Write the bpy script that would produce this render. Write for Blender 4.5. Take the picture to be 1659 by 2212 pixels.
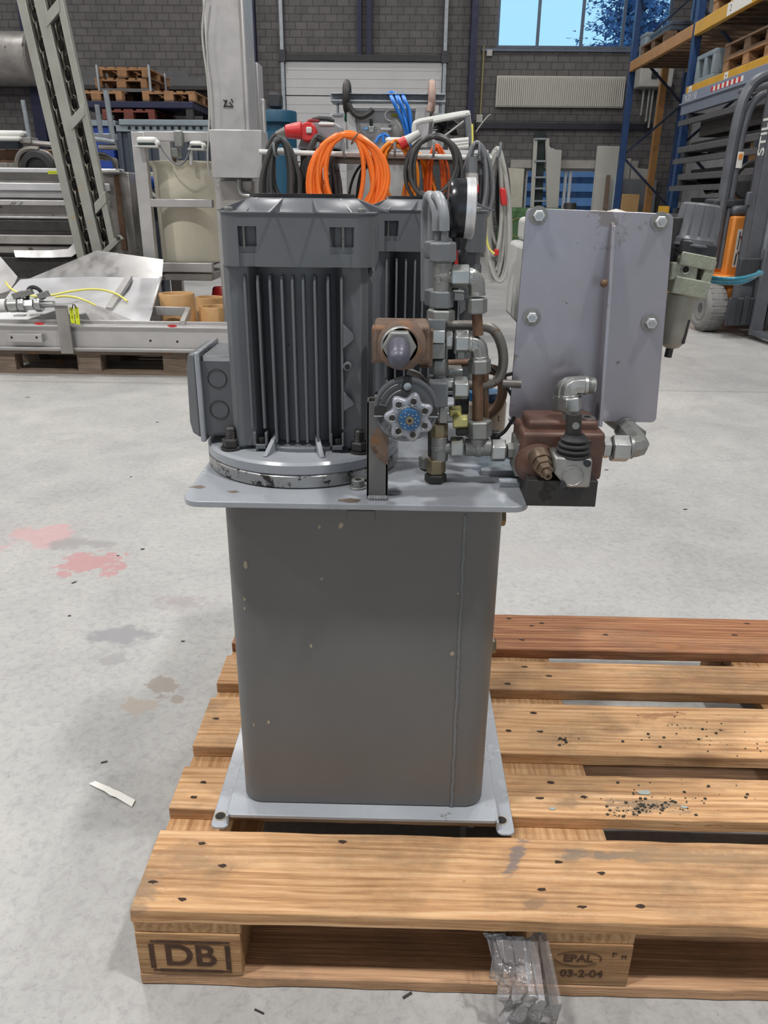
import bpy, bmesh, math, random
from mathutils import Vector as V, Matrix
random.seed(11)
for o in list(bpy.data.objects): bpy.data.objects.remove(o)
SC = bpy.context.scene
COL = SC.collection
PI = math.pi
# ------------------------------------------------------------------ camera
W, H, F = 1659, 2212, 1660.07
CP = V((.34471, -.73583, 1.01861))
YAW, PIT, ROL = -.017642, .386598, .010809
_f = V((math.sin(YAW)*math.cos(PIT), math.cos(YAW)*math.cos(PIT), -math.sin(PIT)))
_r = V((math.cos(YAW), -math.sin(YAW), 0)); _u = _r.cross(_f)
CR = _r*math.cos(ROL) + _u*math.sin(ROL); CU = -_r*math.sin(ROL) + _u*math.cos(ROL)
cd = bpy.data.cameras.new('camera'); cam = bpy.data.objects.new('camera', cd); COL.objects.link(cam)
M = Matrix.Identity(4)
for i in range(3):
    M[i][0], M[i][1], M[i][2], M[i][3] = CR[i], CU[i], -_f[i], CP[i]
cam.matrix_world = M
cd.sensor_fit = 'HORIZONTAL'; cd.sensor_width = 36; cd.lens = 36*F/W
cd.clip_start = .02; cd.clip_end = 200
SC.camera = cam
def at(px, py, Y=None, Z=None, X=None):
    """The point of the place seen at a photo pixel, on the plane Y (or Z, or X) = const."""
    d = _f*F + CR*(px-W/2) - CU*(py-H/2)
    t = (Y-CP.y)/d.y if Y is not None else ((Z-CP.z)/d.z if Z is not None else (X-CP.x)/d.x)
    return CP + d*t
def mpp(p):                      # metres per photo pixel at a point
    return (V(p)-CP).dot(_f)/F
# ------------------------------------------------------------------ light and view
SC.view_settings.view_transform = 'Standard'; SC.view_settings.look = 'None'
SC.view_settings.exposure = 0.22; SC.view_settings.gamma = 1.0
wd = bpy.data.worlds.new('world'); SC.world = wd; wd.use_nodes = True
nt = wd.node_tree; bg = nt.nodes['Background']
tc = nt.nodes.new('ShaderNodeTexCoord'); sp = nt.nodes.new('ShaderNodeSeparateXYZ')
rp = nt.nodes.new('ShaderNodeValToRGB')
nt.links.new(tc.outputs['Generated'], sp.inputs[0]); nt.links.new(sp.outputs['Z'], rp.inputs[0])
rp.color_ramp.elements[0].color = (.66, .83, 1, 1); rp.color_ramp.elements[1].color = (.86, .91, 1, 1)
rp.color_ramp.elements[1].position = .8
nt.links.new(rp.outputs[0], bg.inputs[0]); bg.inputs[1].default_value = .95
def area(name, loc, sx, sy, power, rot=(0, 0, 0), col=(1, .985, .965)):
    l = bpy.data.lights.new(name, 'AREA'); l.shape = 'RECTANGLE'; l.size = sx; l.size_y = sy
    l.energy = power; l.color = col
    o = bpy.data.objects.new(name, l); COL.objects.link(o); o.location = loc; o.rotation_euler = rot
    return o
LAMP = 165
for lx in (-7.2, -2.25, 2.7):                       # rows of round high-bay lamps under the roof
    for ly, lk in ((-1.15, 1.45), (4.3, .85), (9.0, .55), (13.2, .28)):
        o = area('high_bay_lamp', (lx, ly, 6.75), .45, .45, LAMP*lk); o.data.shape = 'DISK'
SC.cycles.max_bounces = 6; SC.cycles.diffuse_bounces = 3; SC.cycles.glossy_bounces = 3
SC.cycles.transmission_bounces = 5; SC.cycles.transparent_max_bounces = 10
SC.cycles.caustics_reflective = False; SC.cycles.caustics_refractive = False
SC.cycles.sample_clamp_indirect = 4
# ------------------------------------------------------------------ materials
def s2l(c):
    return tuple((x/255/12.92 if x/255 <= .04045 else ((x/255+.055)/1.055)**2.4) for x in c)
class NT:
    def __init__(s, name):
        s.m = bpy.data.materials.new(name); s.m.use_nodes = True; s.t = s.m.node_tree
        s.b = s.t.nodes['Principled BSDF']; s.tc = s.n('ShaderNodeTexCoord')
    def n(s, ty, **kw):
        x = s.t.nodes.new(ty)
        for k, v in kw.items(): setattr(x, k, v)
        return x
    def l(s, a, b): s.t.links.new(a, b)
    def mapping(s, scale=(1, 1, 1), loc=(0, 0, 0), rot=(0, 0, 0), src=None):
        m = s.n('ShaderNodeMapping'); m.inputs['Scale'].default_value = scale
        m.inputs['Location'].default_value = loc; m.inputs['Rotation'].default_value = rot
        s.l(src or s.tc.outputs['Object'], m.inputs['Vector']); return m.outputs[0]
    def noise(s, scale, vec=None, detail=4, rough=.6, dist=0):
        x = s.n('ShaderNodeTexNoise'); x.inputs['Scale'].default_value = scale
        x.inputs['Detail'].default_value = detail; x.inputs['Roughness'].default_value = rough
        x.inputs['Distortion'].default_value = dist
        s.l(vec or s.tc.outputs['Object'], x.inputs['Vector']); return x.outputs['Fac']
    def ramp(s, fac, stops):
        r = s.n('ShaderNodeValToRGB'); e = r.color_ramp.elements
        while len(e) < len(stops): e.new(.5)
        for k, (p, c) in enumerate(stops):
            e[k].position = p; e[k].color = (*c, 1) if hasattr(c, '__len__') else (c, c, c, 1)
        s.l(fac, r.inputs[0]); return r.outputs[0]
    def mix(s, fac, a, b, mode='MIX'):
        x = s.n('ShaderNodeMix', data_type='RGBA', blend_type=mode)
        for sock, v in ((x.inputs[0], fac), (x.inputs[6], a), (x.inputs[7], b)):
            if hasattr(v, 'is_output'): s.l(v, sock)
            elif hasattr(v, '__len__'): sock.default_value = (*v[:3], 1)
            else: sock.default_value = v
        return x.outputs[2]
    def math(s, op, a, b=0):
        x = s.n('ShaderNodeMath', operation=op)
        for k, v in enumerate((a, b)):
            if hasattr(v, 'is_output'): s.l(v, x.inputs[k])
            else: x.inputs[k].default_value = v
        return x.outputs[0]
    def col(s, c): s.l(c, s.b.inputs['Base Color'])
    def bump(s, h, strength=.3, dist=.002):
        x = s.n('ShaderNodeBump'); x.inputs['Strength'].default_value = strength; x.inputs['Distance'].default_value = dist
        s.l(h, x.inputs['Height']); s.l(x.outputs[0], s.b.inputs['Normal'])
    def fin(s, rough=.5, metal=0, spec=None):
        if hasattr(rough, 'is_output'): s.l(rough, s.b.inputs['Roughness'])
        else: s.b.inputs['Roughness'].default_value = rough
        if hasattr(metal, 'is_output'): s.l(metal, s.b.inputs['Metallic'])
        else: s.b.inputs['Metallic'].default_value = metal
        if spec is not None: s.b.inputs['Specular IOR Level'].default_value = spec
        return s.m
MATS = {}
def mat(name, c, rough=.5, metal=0, var=.12, scale=6, bump=0, bs=60, spot=None, stretch=(1, 1, 1)):
    """Plain surface: sRGB colour, uneven tone, optional spots (colour, amount 0..1, scale) with their own shape."""
    k = NT(name); c = s2l(c)
    v = k.mapping(stretch)
    n = k.noise(scale, v, 5, .62)
    lo = tuple(max(0, x*(1-var)) for x in c); hi = tuple(min(1, x*(1+var)) for x in c)
    cc = k.ramp(n, [(.3, lo), (.7, hi)])
    if spot:
        for sc_, am, ss in (spot if isinstance(spot[0][0], (tuple, list)) else [spot]):
            f = k.ramp(k.noise(ss, None, 6, .68), [(1-am-.015, 0), (1-am+.015, 1)])
            cc = k.mix(f, cc, s2l(sc_))
    k.col(cc)
    if bump: k.bump(k.noise(bs, v, 3), bump)
    r = k.ramp(k.noise(scale*2.3, v, 4), [(.3, max(0, rough-.08)), (.7, min(1, rough+.08))])
    MATS[name] = k.fin(r, metal); return MATS[name]
def wood(name, dark, mid, light, axis='X', grain=1.0, dirt=.35, dirtc=(104, 88, 72), knots=True, bump=.25, stains=()):
    k = NT(name)
    oi = k.n('ShaderNodeObjectInfo')
    add = k.n('ShaderNodeVectorMath', operation='ADD')
    cmb = k.n('ShaderNodeCombineXYZ')
    for i in range(3): k.l(k.math('MULTIPLY', oi.outputs['Random'], 3.7*(i+1)), cmb.inputs[i])
    k.l(k.tc.outputs['Object'], add.inputs[0]); k.l(cmb.outputs[0], add.inputs[1])
    src = add.outputs[0]
    g = {'X': (1.2, 34, 38), 'Y': (34, 1.2, 38), 'Z': (34, 34, 1.2)}[axis]
    warp = k.mapping(g, src=src)
    n1 = k.noise(1.0*grain, warp, 5, .55, 1.6)
    fine = k.noise(4.2*grain, k.mapping(tuple(a*2.2 for a in g), src=src), 3, .6, .4)
    rings = k.n('ShaderNodeTexWave', wave_type='BANDS', bands_direction={'X': 'Y', 'Y': 'X', 'Z': 'X'}[axis])
    gg = {'X': (.9, 10, 10), 'Y': (10, .9, 10), 'Z': (10, 10, .9)}[axis]
    rings.inputs['Scale'].default_value = 2.6*grain; rings.inputs['Distortion'].default_value = 9
    rings.inputs['Detail'].default_value = 3; rings.inputs['Detail Scale'].default_value = 1.2
    k.l(k.mapping(gg, src=src), rings.inputs['Vector'])
    f = k.math('ADD', k.math('MULTIPLY', n1, .5), k.math('ADD', k.math('MULTIPLY', rings.outputs['Fac'], .12), k.math('MULTIPLY', fine, .42)))
    c = k.ramp(f, [(.34, s2l(dark)), (.52, s2l(mid)), (.70, s2l(light))])
    tone = k.ramp(oi.outputs['Random'], [(0, (.80, .76, .72)), (1, (1.06, 1.03, 1.0))])
    c = k.mix(1, c, tone, 'MULTIPLY')
    if knots:
        vo = k.n('ShaderNodeTexVoronoi', feature='F1'); vo.inputs['Scale'].default_value = 1
        kk = {'X': (3.4, 9.5, 2), 'Y': (9.5, 3.4, 2), 'Z': (9, 9, 3)}[axis]
        k.l(k.mapping(kk, src=src), vo.inputs['Vector'])
        kn = k.ramp(vo.outputs['Distance'], [(.0, 1), (.075, .85), (.10, 0)])
        ring = k.ramp(vo.outputs['Distance'], [(.08, 0), (.11, .8), (.17, 0)])
        c = k.mix(k.math('MULTIPLY', kn, .8), c, s2l((150, 104, 68))); c = k.mix(k.math('MULTIPLY', ring, .6), c, s2l((118, 80, 52)))
    st_ = k.noise(1, k.mapping(tuple(a*(.9 if a < 5 else 4.2) for a in g), src=src), 4, .7, 1.0)
    c = k.mix(k.ramp(st_, [(.62, 0), (.68, .5)]), c, s2l(tuple(x*.68 for x in dark)))
    dn = k.noise(3.2, k.mapping((1.5, 2.4, 2), src=src), 6, .7)
    c = k.mix(k.ramp(dn, [(.48, 0), (.68, dirt*1.25)]), c, s2l(dirtc))
    sc2 = k.noise(30, k.mapping((1, 2.2, 2), src=src), 5, .75)
    c = k.mix(k.ramp(sc2, [(.68, 0), (.72, dirt*1.1)]), c, s2l((46, 40, 34)))
    if stains:
        ps = k.n('ShaderNodeNewGeometry').outputs['Position']; sx = k.n('ShaderNodeSeparateXYZ'); k.l(ps, sx.inputs[0])
        for px, py, rx, ry, rot, cc, am in stains:
            p = at(px, py, Z=.144); ca, sa = math.cos(rot), math.sin(rot)
            dx = k.math('SUBTRACT', sx.outputs[0], p.x); dy = k.math('SUBTRACT', sx.outputs[1], p.y)
            u = k.math('DIVIDE', k.math('ADD', k.math('MULTIPLY', dx, ca), k.math('MULTIPLY', dy, sa)), rx)
            v = k.math('DIVIDE', k.math('SUBTRACT', k.math('MULTIPLY', dy, ca), k.math('MULTIPLY', dx, sa)), ry)
            d = k.math('SQRT', k.math('ADD', k.math('MULTIPLY', u, u), k.math('MULTIPLY', v, v)))
            f = k.math('ADD', k.math('SUBTRACT', 1, d), k.math('MULTIPLY', k.math('SUBTRACT', k.noise(60, k.mapping((.4, 1, 1), src=ps), 6, .75), .5), 3))
            c = k.mix(k.ramp(f, [(.3, 0), (.6, am)]), c, s2l(cc))
    k.col(c); k.bump(k.math('ADD', n1, fine), bump, .003)
    MATS[name] = k.fin(.72, 0, .3); return MATS[name]
# ------------------------------------------------------------------ mesh helpers
def smooth_pts(pts, n=8, closed=False):
    pts = [V(p) for p in pts]; out = []; N = len(pts)
    for i in range(N if closed else N-1):
        if closed: a, b, c, d = pts[i-1], pts[i], pts[(i+1) % N], pts[(i+2) % N]
        else: a, b, c, d = pts[max(i-1, 0)], pts[i], pts[i+1], pts[min(i+2, N-1)]
        for j in range(n):
            t = j/n
            out.append(.5*((2*b)+(c-a)*t+(2*a-5*b+4*c-d)*t*t+(3*b-a-3*c+d)*t**3))
    if not closed: out.append(pts[-1])
    return out
def frame_of(d):
    d = V(d).normalized(); r = V((0, 0, 1)) if abs(d.z) < .9 else V((1, 0, 0))
    x = r.cross(d).normalized(); return x, d.cross(x), d
ORIG = {}
class MB:
    def __init__(s): s.bm = bmesh.new()
    def poly(s, pts): return s.bm.faces.new([s.bm.verts.new(p) for p in pts])
    def prism(s, pts, vec):
        vec = V(vec); a = [s.bm.verts.new(V(p)) for p in pts]; b = [s.bm.verts.new(V(p)+vec) for p in pts]; n = len(a)
        s.bm.faces.new(a); s.bm.faces.new(b[::-1])
        for i in range(n): s.bm.faces.new([a[i], b[i], b[(i+1) % n], a[(i+1) % n]])
        return s
    def box(s, lo, hi):
        x0, y0, z0 = lo; x1, y1, z1 = hi
        return s.prism([(x0, y0, z0), (x0, y1, z0), (x1, y1, z0), (x1, y0, z0)], (0, 0, z1-z0))
    def obox(s, c, ax, ay, az):
        c, ax, ay, az = V(c), V(ax), V(ay), V(az)
        return s.prism([c-ax-ay-az, c-ax+ay-az, c+ax+ay-az, c+ax-ay-az], az*2)
    def beam(s, a, b, w, h, up=(0, 0, 1)):
        a, b = V(a), V(b); d = (b-a).normalized(); up = V(up)
        x = d.cross(up)
        if x.length < 1e-4: x = d.cross(V((0, 1, 0)))
        x.normalize(); y = x.cross(d).normalized()
        return s.prism([a-x*w/2-y*h/2, a+x*w/2-y*h/2, a+x*w/2+y*h/2, a-x*w/2+y*h/2], b-a)
    def cyl(s, a, b, r, r2=None, n=20, rot=0):
        a, b = V(a), V(b); r2 = r if r2 is None else r2; x, y, d = frame_of(b-a)
        A = []; B = []
        for i in range(n):
            t = 2*PI*(i+rot)/n; q = x*math.cos(t)+y*math.sin(t)
            A.append(s.bm.verts.new(a+q*r)); B.append(s.bm.verts.new(b+q*r2))
        s.bm.faces.new(A[::-1]); s.bm.faces.new(B)
        for i in range(n): s.bm.faces.new([A[i], A[(i+1) % n], B[(i+1) % n], B[i]])
        return s
    def lathe(s, o, axis, prof, n=32, cap=True):
        o = V(o); x, y, d = frame_of(axis); rings = []
        for r, h in prof:
            rings.append([s.bm.verts.new(o+d*h+(x*math.cos(2*PI*i/n)+y*math.sin(2*PI*i/n))*max(r, 1e-5)) for i in range(n)])
        for a, b in zip(rings, rings[1:]):
            for i in range(n): s.bm.faces.new([a[i], a[(i+1) % n], b[(i+1) % n], b[i]])
        if cap: s.bm.faces.new(rings[0][::-1]); s.bm.faces.new(rings[-1])
        return s
    def hexn(s, a, b, r, rot=0):
        """hexagon nut with chamfered ends"""
        a, b = V(a), V(b); d = b-a; c = min(.16, .0018/max(d.length, 1e-6))
        x, y, dd = frame_of(d); prev = None
        for t, rr in ((0, .88), (c, 1), (1-c, 1), (1, .88)):
            ring = [s.bm.verts.new(a+d*t+(x*math.cos(PI/3*(i+rot))+y*math.sin(PI/3*(i+rot)))*r*rr) for i in range(6)]
            if prev:
                for i in range(6): s.bm.faces.new([prev[i], prev[(i+1) % 6], ring[(i+1) % 6], ring[i]])
            else: s.bm.faces.new(ring[::-1])
            prev = ring
        s.bm.faces.new(prev); return s
    def tube(s, pts, r, n=8, closed=False):
        pts = [V(p) for p in pts]; N = len(pts); rings = []; px = None
        for i, p in enumerate(pts):
            if closed: d = pts[(i+1) % N]-pts[i-1]
            else: d = pts[min(i+1, N-1)]-pts[max(i-1, 0)]
            d.normalize()
            if px is None: x, y, _ = frame_of(d)
            else:
                x = px-d*px.dot(d)
                if x.length < 1e-5: x, y, _ = frame_of(d)
                x.normalize(); y = d.cross(x)
            px = x; rr = r(i/(N-1)) if callable(r) else r
            rings.append([s.bm.verts.new(p+(x*math.cos(2*PI*k/n)+y*math.sin(2*PI*k/n))*rr) for k in range(n)])
        prs = list(zip(rings, rings[1:]))
        if closed: prs.append((rings[-1], rings[0]))
        for a, b in prs:
            for k in range(n): s.bm.faces.new([a[k], a[(k+1) % n], b[(k+1) % n], b[k]])
        if not closed: s.bm.faces.new(rings[0][::-1]); s.bm.faces.new(rings[-1])
        return s
    def sphere(s, c, r, n=14, sq=(1, 1, 1)):
        c = V(c); m = n//2; rings = []
        for j in range(1, m):
            t = PI*j/m
            rings.append([s.bm.verts.new(c+V((r*sq[0]*math.sin(t)*math.cos(2*PI*i/n), r*sq[1]*math.sin(t)*math.sin(2*PI*i/n), r*sq[2]*math.cos(t)))) for i in range(n)])
        top = s.bm.verts.new(c+V((0, 0, r*sq[2]))); bot = s.bm.verts.new(c-V((0, 0, r*sq[2])))
        for i in range(n):
            s.bm.faces.new([top, rings[0][i], rings[0][(i+1) % n]]); s.bm.faces.new([bot, rings[-1][(i+1) % n], rings[-1][i]])
        for a, b in zip(rings, rings[1:]):
            for i in range(n): s.bm.faces.new([a[i], b[i], b[(i+1) % n], a[(i+1) % n]])
        return s
    def sheet(s, grid, th=.002):
        """grid of points -> sheet with thickness th"""
        R, C = len(grid), len(grid[0]); g = [[V(p) for p in row] for row in grid]
        def nrm(i, j):
            a = g[min(i+1, R-1)][j]-g[max(i-1, 0)][j]; b = g[i][min(j+1, C-1)]-g[i][max(j-1, 0)]
            q = a.cross(b); return q.normalized() if q.length > 1e-12 else V((0, 0, 1))
        A = [[s.bm.verts.new(g[i][j]+nrm(i, j)*th/2) for j in range(C)] for i in range(R)]
        B = [[s.bm.verts.new(g[i][j]-nrm(i, j)*th/2) for j in range(C)] for i in range(R)]
        for i in range(R-1):
            for j in range(C-1):
                s.bm.faces.new([A[i][j], A[i][j+1], A[i+1][j+1], A[i+1][j]]); s.bm.faces.new([B[i][j], B[i+1][j], B[i+1][j+1], B[i][j+1]])
        for i in range(R-1):
            for j in (0, C-1):
                s.bm.faces.new([A[i][j], A[i+1][j], B[i+1][j], B[i][j]])
        for j in range(C-1):
            for i in (0, R-1):
                s.bm.faces.new([A[i][j], A[i][j+1], B[i][j+1], B[i][j]])
        return s
    def build(s, name, m, parent=None, bevel=0, ang=35, bseg=2):
        bmesh.ops.recalc_face_normals(s.bm, faces=s.bm.faces)
        me = bpy.data.meshes.new(name); o = bpy.data.objects.new(name, me)
        if parent is not None:
            org = ORIG[parent.name]; ORIG[o.name] = org
            bmesh.ops.translate(s.bm, vec=-org, verts=s.bm.verts); o.parent = parent
        else:
            s.bm.verts.ensure_lookup_table()
            co = [v.co for v in s.bm.verts]
            org = V(((min(c.x for c in co)+max(c.x for c in co))/2, (min(c.y for c in co)+max(c.y for c in co))/2, min(c.z for c in co)))
            bmesh.ops.translate(s.bm, vec=-org, verts=s.bm.verts); o.location = org; ORIG[o.name] = org
        s.bm.to_mesh(me); s.bm.free()
        for p in me.polygons: p.use_smooth = True
        me.set_sharp_from_angle(angle=math.radians(ang))
        me.materials.append(MATS[m] if isinstance(m, str) else m)
        COL.objects.link(o)
        if bevel:
            b = o.modifiers.new('edge', 'BEVEL'); b.width = bevel; b.segments = bseg; b.limit_method = 'ANGLE'; b.angle_limit = math.radians(40)
            b.harden_normals = False
        return o
def tag(o, label, cat=None, group=None, kind=None):
    o['label'] = label
    if cat: o['category'] = cat
    if group: o['group'] = group
    if kind: o['kind'] = kind
    return o
def thing(name, label, cat, loc, group=None):
    o = bpy.data.objects.new(name, None); COL.objects.link(o); o.location = loc; o.empty_display_size = .05
    ORIG[o.name] = V(loc); return tag(o, label, cat, group)
def holder(name, parent):                     # an intermediate part that only groups its sub-parts
    o = bpy.data.objects.new(name, None); COL.objects.link(o); o.parent = parent; ORIG[o.name] = ORIG[parent.name]; return o
def copy_tree(o, parent=None):
    c = o.copy(); COL.objects.link(c); ORIG[c.name] = ORIG.get(o.name, V((0, 0, 0)))
    if parent is not None: c.parent = parent
    for ch in list(o.children): copy_tree(ch, c)
    return c
def struct(o, label=None):
    o['kind'] = 'structure'
    if label: o['label'] = label
    return o
def text(name, body, org, xd, yd, size, m, parent, th=.0004, align='CENTER', bold=0):
    cu = bpy.data.curves.new(name, 'FONT'); cu.body = body; cu.size = size; cu.extrude = th/size*size; cu.align_x = align; cu.align_y = 'CENTER'; cu.offset = bold
    t = bpy.data.objects.new(name+'_tmp', cu); COL.objects.link(t)
    dg = bpy.context.evaluated_depsgraph_get(); me = bpy.data.meshes.new_from_object(t.evaluated_get(dg))
    bpy.data.objects.remove(t)
    x = V(xd).normalized(); z = x.cross(V(yd)).normalized(); y = z.cross(x)
    mm = Matrix.Identity(4); o0 = ORIG[parent.name] if parent else V((0, 0, 0)); p = V(org)-o0
    for i in range(3): mm[i][0], mm[i][1], mm[i][2], mm[i][3] = x[i], y[i], z[i], p[i]
    me.transform(mm); me.materials.clear(); me.materials.append(MATS[m])
    o = bpy.data.objects.new(name, me); COL.objects.link(o)
    if parent: o.parent = parent; ORIG[o.name] = o0
    return o
def rrect(x0, y0, x1, y1, r, z=0, n=6):
    out = []
    for cx, cy, a0 in ((x1-r, y1-r, 0), (x0+r, y1-r, PI/2), (x0+r, y0+r, PI), (x1-r, y0+r, 1.5*PI)):
        for i in range(n+1):
            a = a0+PI/2*i/n; out.append(V((cx+r*math.cos(a), cy+r*math.sin(a), z)))
    return out
# ------------------------------------------------------------------ the materials of the place
mat('grey_paint', (100, 99, 98), .42, 0, .07, 5, spot=((176, 166, 148), .235, 17))
mat('grey_paint_lit', (150, 154, 160), .25, 0, .10, 6, spot=[((92, 84, 78), .30, 9), ((176, 180, 184), .27, 14)])  # same grey paint as the tank, bright sheen on top put into its colour
mat('grey_paint_motor', (96, 99, 103), .42, 0, .09, 9, spot=((58, 58, 60), .28, 26))
mat('grey_paint_dull', (112, 116, 119), .5, 0, .14, 12, spot=((150, 112, 84), .27, 22))
mat('machined_steel', (158, 158, 158), .33, .75, .15, 20, spot=((62, 60, 58), .43, 42))
mat('zinc', (176, 178, 176), .34, .85, .14, 30, bump=.05, spot=((112, 104, 94), .33, 60))
mat('zinc_dull', (142, 143, 140), .48, .6, .16, 40, spot=[((98, 84, 66), .36, 40), ((70, 68, 64), .33, 70)])
mat('brass', (138, 126, 100), .42, .7, .2, 40)
mat('yellow_zinc', (196, 188, 128), .4, .7, .2, 90)
mat('rust', (116, 97, 84), .74, .15, .3, 40, bump=.25, spot=[((130, 97, 72), .40, 26), ((88, 72, 62), .38, 60)])
mat('rust_pipe', (112, 86, 68), .6, .35, .3, 22, spot=((96, 92, 86), .38, 30))
mat('pipe_grey', (126, 122, 116), .5, .5, .18, 30, spot=((112, 84, 64), .36, 30))
mat('red_brown_paint', (92, 66, 56), .45, .1, .2, 26, spot=[((150, 148, 142), .26, 30), ((66, 46, 38), .36, 36)])
mat('black_plastic', (40, 41, 44), .42, 0, .15, 20)
mat('black_glossy', (30, 32, 36), .25, 0, .25, 20, spot=((150, 130, 96), .23, 46))
mat('black_rubber', (34, 34, 35), .62, 0, .2, 14)
mat('dark_inside', (28, 27, 27), .8, 0, .1, 8)  # near-black stand-in for the shade inside holes, sockets and gaps
mat('dark_steel', (58, 56, 55), .55, .3, .2, 20, spot=((40, 38, 36), .4, 30))  # dark steel; also stands in for shade in slots, recesses and handwheel holes
mat('grey_plastic', (96, 98, 103), .38, 0, .06, 20)
mat('hose_grey', (142, 146, 150), .42, 0, .08, 20)
mat('stainless_plate', (162, 159, 166), .36, .6, .07, 7, spot=[((142, 134, 132), .40, 9), ((100, 90, 84), .325, 75)])
mat('stainless', (190, 188, 187), .38, .55, .10, 5)
mat('stainless_dirty', (156, 152, 148), .46, .5, .22, 5, spot=((96, 88, 80), .36, 9))
mat('stainless_shade', (150, 148, 147), .36, .9, .10, 5)  # stainless darkened in colour for the dark surroundings it mirrors
mat('stainless_bright', (214, 214, 216), .38, .6, .06, 4)
mat('cast_green', (150, 154, 138), .5, .25, .14, 90, bump=.5, bs=220)
mat('bowl', (150, 148, 138), .36, .1, .14, 20, spot=((96, 60, 44), .25, 44))
mat('teal_hose', (38, 116, 138), .3, 0, .12, 20)
mat('alu', (154, 153, 150), .4, .7, .12, 30)
mat('light_grey_plastic', (190, 190, 186), .45, 0, .05, 10)
mat('label_blue', (34, 84, 128), .4, 0, .25, 60)
mat('ink_white', (214, 214, 210), .5, 0, .05)
mat('ink_grey', (150, 156, 160), .5, 0, .05)
mat('ink_dark', (52, 36, 24), .8, 0, .3, 40)
mat('ink_black', (34, 33, 32), .6, 0, .1)
mat('ink_burn', (70, 46, 28), .8, 0, .4, 60)
mat('ink_olive', (112, 116, 30), .6, 0, .2)
mat('beige_can', (168, 156, 142), .45, .1, .12, 14)
mat('weld', (160, 162, 164), .4, .5, .2, 60, bump=.3, bs=120)
wood('pallet_wood', (158, 117, 80), (200, 159, 116), (222, 187, 147), 'X', dirt=.45, stains=(
    (1115, 1850, .016, .05, -.45, (112, 104, 104), .8), (1300, 1848, .09, .018, 0, (116, 108, 98), .75), (1150, 1955, .03, .012, .5, (128, 104, 82), .7), (1480, 1850, .16, .02, 0, (150, 124, 96), .7), (1230, 1730, .03, .02, .3, (140, 116, 90), .6), (1400, 1740, .10, .02, 0, (130, 114, 96), .7), (1240, 1640, .05, .008, 0, (120, 108, 100), .7), (1420, 1545, .08, .014, .1, (150, 104, 74), .7), (1500, 1470, .10, .012, -.1, (150, 112, 80), .7), (400, 1850, .05, .04, .4, (150, 120, 92), .6), (300, 1920, .04, .05, 0, (140, 118, 96), .7)))
wood('pallet_wood_red', (112, 70, 48), (150, 104, 74), (180, 136, 100), 'X', dirt=.4)
wood('pallet_wood_cross', (156, 116, 78), (192, 152, 110), (212, 178, 138), 'Y', dirt=.3)
wood('block_wood', (134, 100, 68), (164, 128, 90), (188, 154, 114), 'X', 1.5, .38, knots=False, bump=.6)
wood('bottom_wood', (142, 110, 84), (174, 138, 106), (198, 160, 126), 'X', 1.2, .45, bump=.5)
wood('old_wood', (96, 84, 74), (126, 112, 100), (148, 134, 120), 'X', 1.2, .3)
wood('bg_wood', (124, 90, 62), (160, 122, 88), (180, 146, 112), 'X', 1.0, .3)
wood('bg_wood_dark', (84, 66, 52), (112, 90, 72), (136, 112, 92), 'X', 1.0, .4)
wood('red_wood', (92, 46, 42), (116, 62, 56), (132, 76, 68), 'X', 1.0, .3)
mat('lime_label', (214, 224, 40), .5, 0, .04)
mat('pvc_orange', (238, 116, 40), .38, 0, .08, 14)
mat('pvc_orange_dark', (216, 92, 30), .42, 0, .12, 14)
mat('pvc_amber', (232, 136, 40), .4, 0, .1, 14)
mat('cable_black', (58, 58, 58), .5, 0, .14, 14)
mat('cable_grey', (112, 114, 118), .48, 0, .12, 14)
mat('cable_light', (170, 169, 164), .48, 0, .1, 14)
mat('red_plastic', (196, 44, 44), .4, 0, .1, 14)
mat('white_paint', (206, 206, 202), .45, 0, .06, 6)
mat('blue_hose', (48, 124, 214), .35, 0, .08, 14)
mat('yellow_cable', (230, 222, 110), .45, 0, .05)
mat('galv', (150, 156, 162), .48, .5, .14, 14)
mat('cream_tub', (234, 228, 206), .5, 0, .06, 3)
mat('amber_pvc', (200, 158, 108), .38, 0, .14, 7)
mat('conveyor_paint', (150, 150, 142), .5, .15, .14, 5, spot=((160, 142, 108), .36, 7))
mat('chain_steel', (92, 88, 80), .38, .75, .3, 30, spot=((170, 168, 164), .3, 24))
mat('blue_box', (28, 62, 146), .5, 0, .1, 4)
mat('slate_box', (62, 70, 82), .5, 0, .12, 4)
mat('pale_blue_lid', (128, 140, 148), .5, 0, .08, 6)
mat('teal_tank', (30, 82, 108), .45, 0, .12, 4)
mat('navy_steel', (28, 31, 62), .5, .1, .15, 4)
mat('rack_blue', (34, 64, 108), .45, .1, .16, 6, spot=((24, 44, 78), .36, 9))
mat('rack_yellow', (206, 156, 48), .45, 0, .12, 5)
mat('rack_orange', (176, 128, 76), .5, 0, .14, 5)
mat('rack_pale', (160, 140, 128), .5, 0, .14, 5)
mat('forklift_orange', (222, 138, 58), .45, 0, .08, 7)
mat('forklift_grey', (92, 94, 100), .45, .2, .14, 7)
mat('forklift_dark', (54, 56, 60), .55, .1, .2, 9)
mat('tyre_grey', (126, 126, 124), .8, 0, .12, 14, bump=.3)
mat('cardboard', (206, 168, 116), .75, 0, .08, 9)
mat('off_white', (176, 174, 168), .6, 0, .05, 4)
mat('panel_grey', (118, 120, 124), .6, 0, .05, 4)
mat('green_box', (74, 110, 70), .7, 0, .22, 4, spot=((52, 88, 44), .42, 5))
mat('dark_green', (30, 44, 42), .6, 0, .1)
mat('paper_white', (222, 220, 214), .7, 0, .05)
mat('chip_paint', (150, 160, 156), .5, 0, .1)
mat('crumbs', (62, 60, 52), .9, 0, .3, 40)
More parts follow.
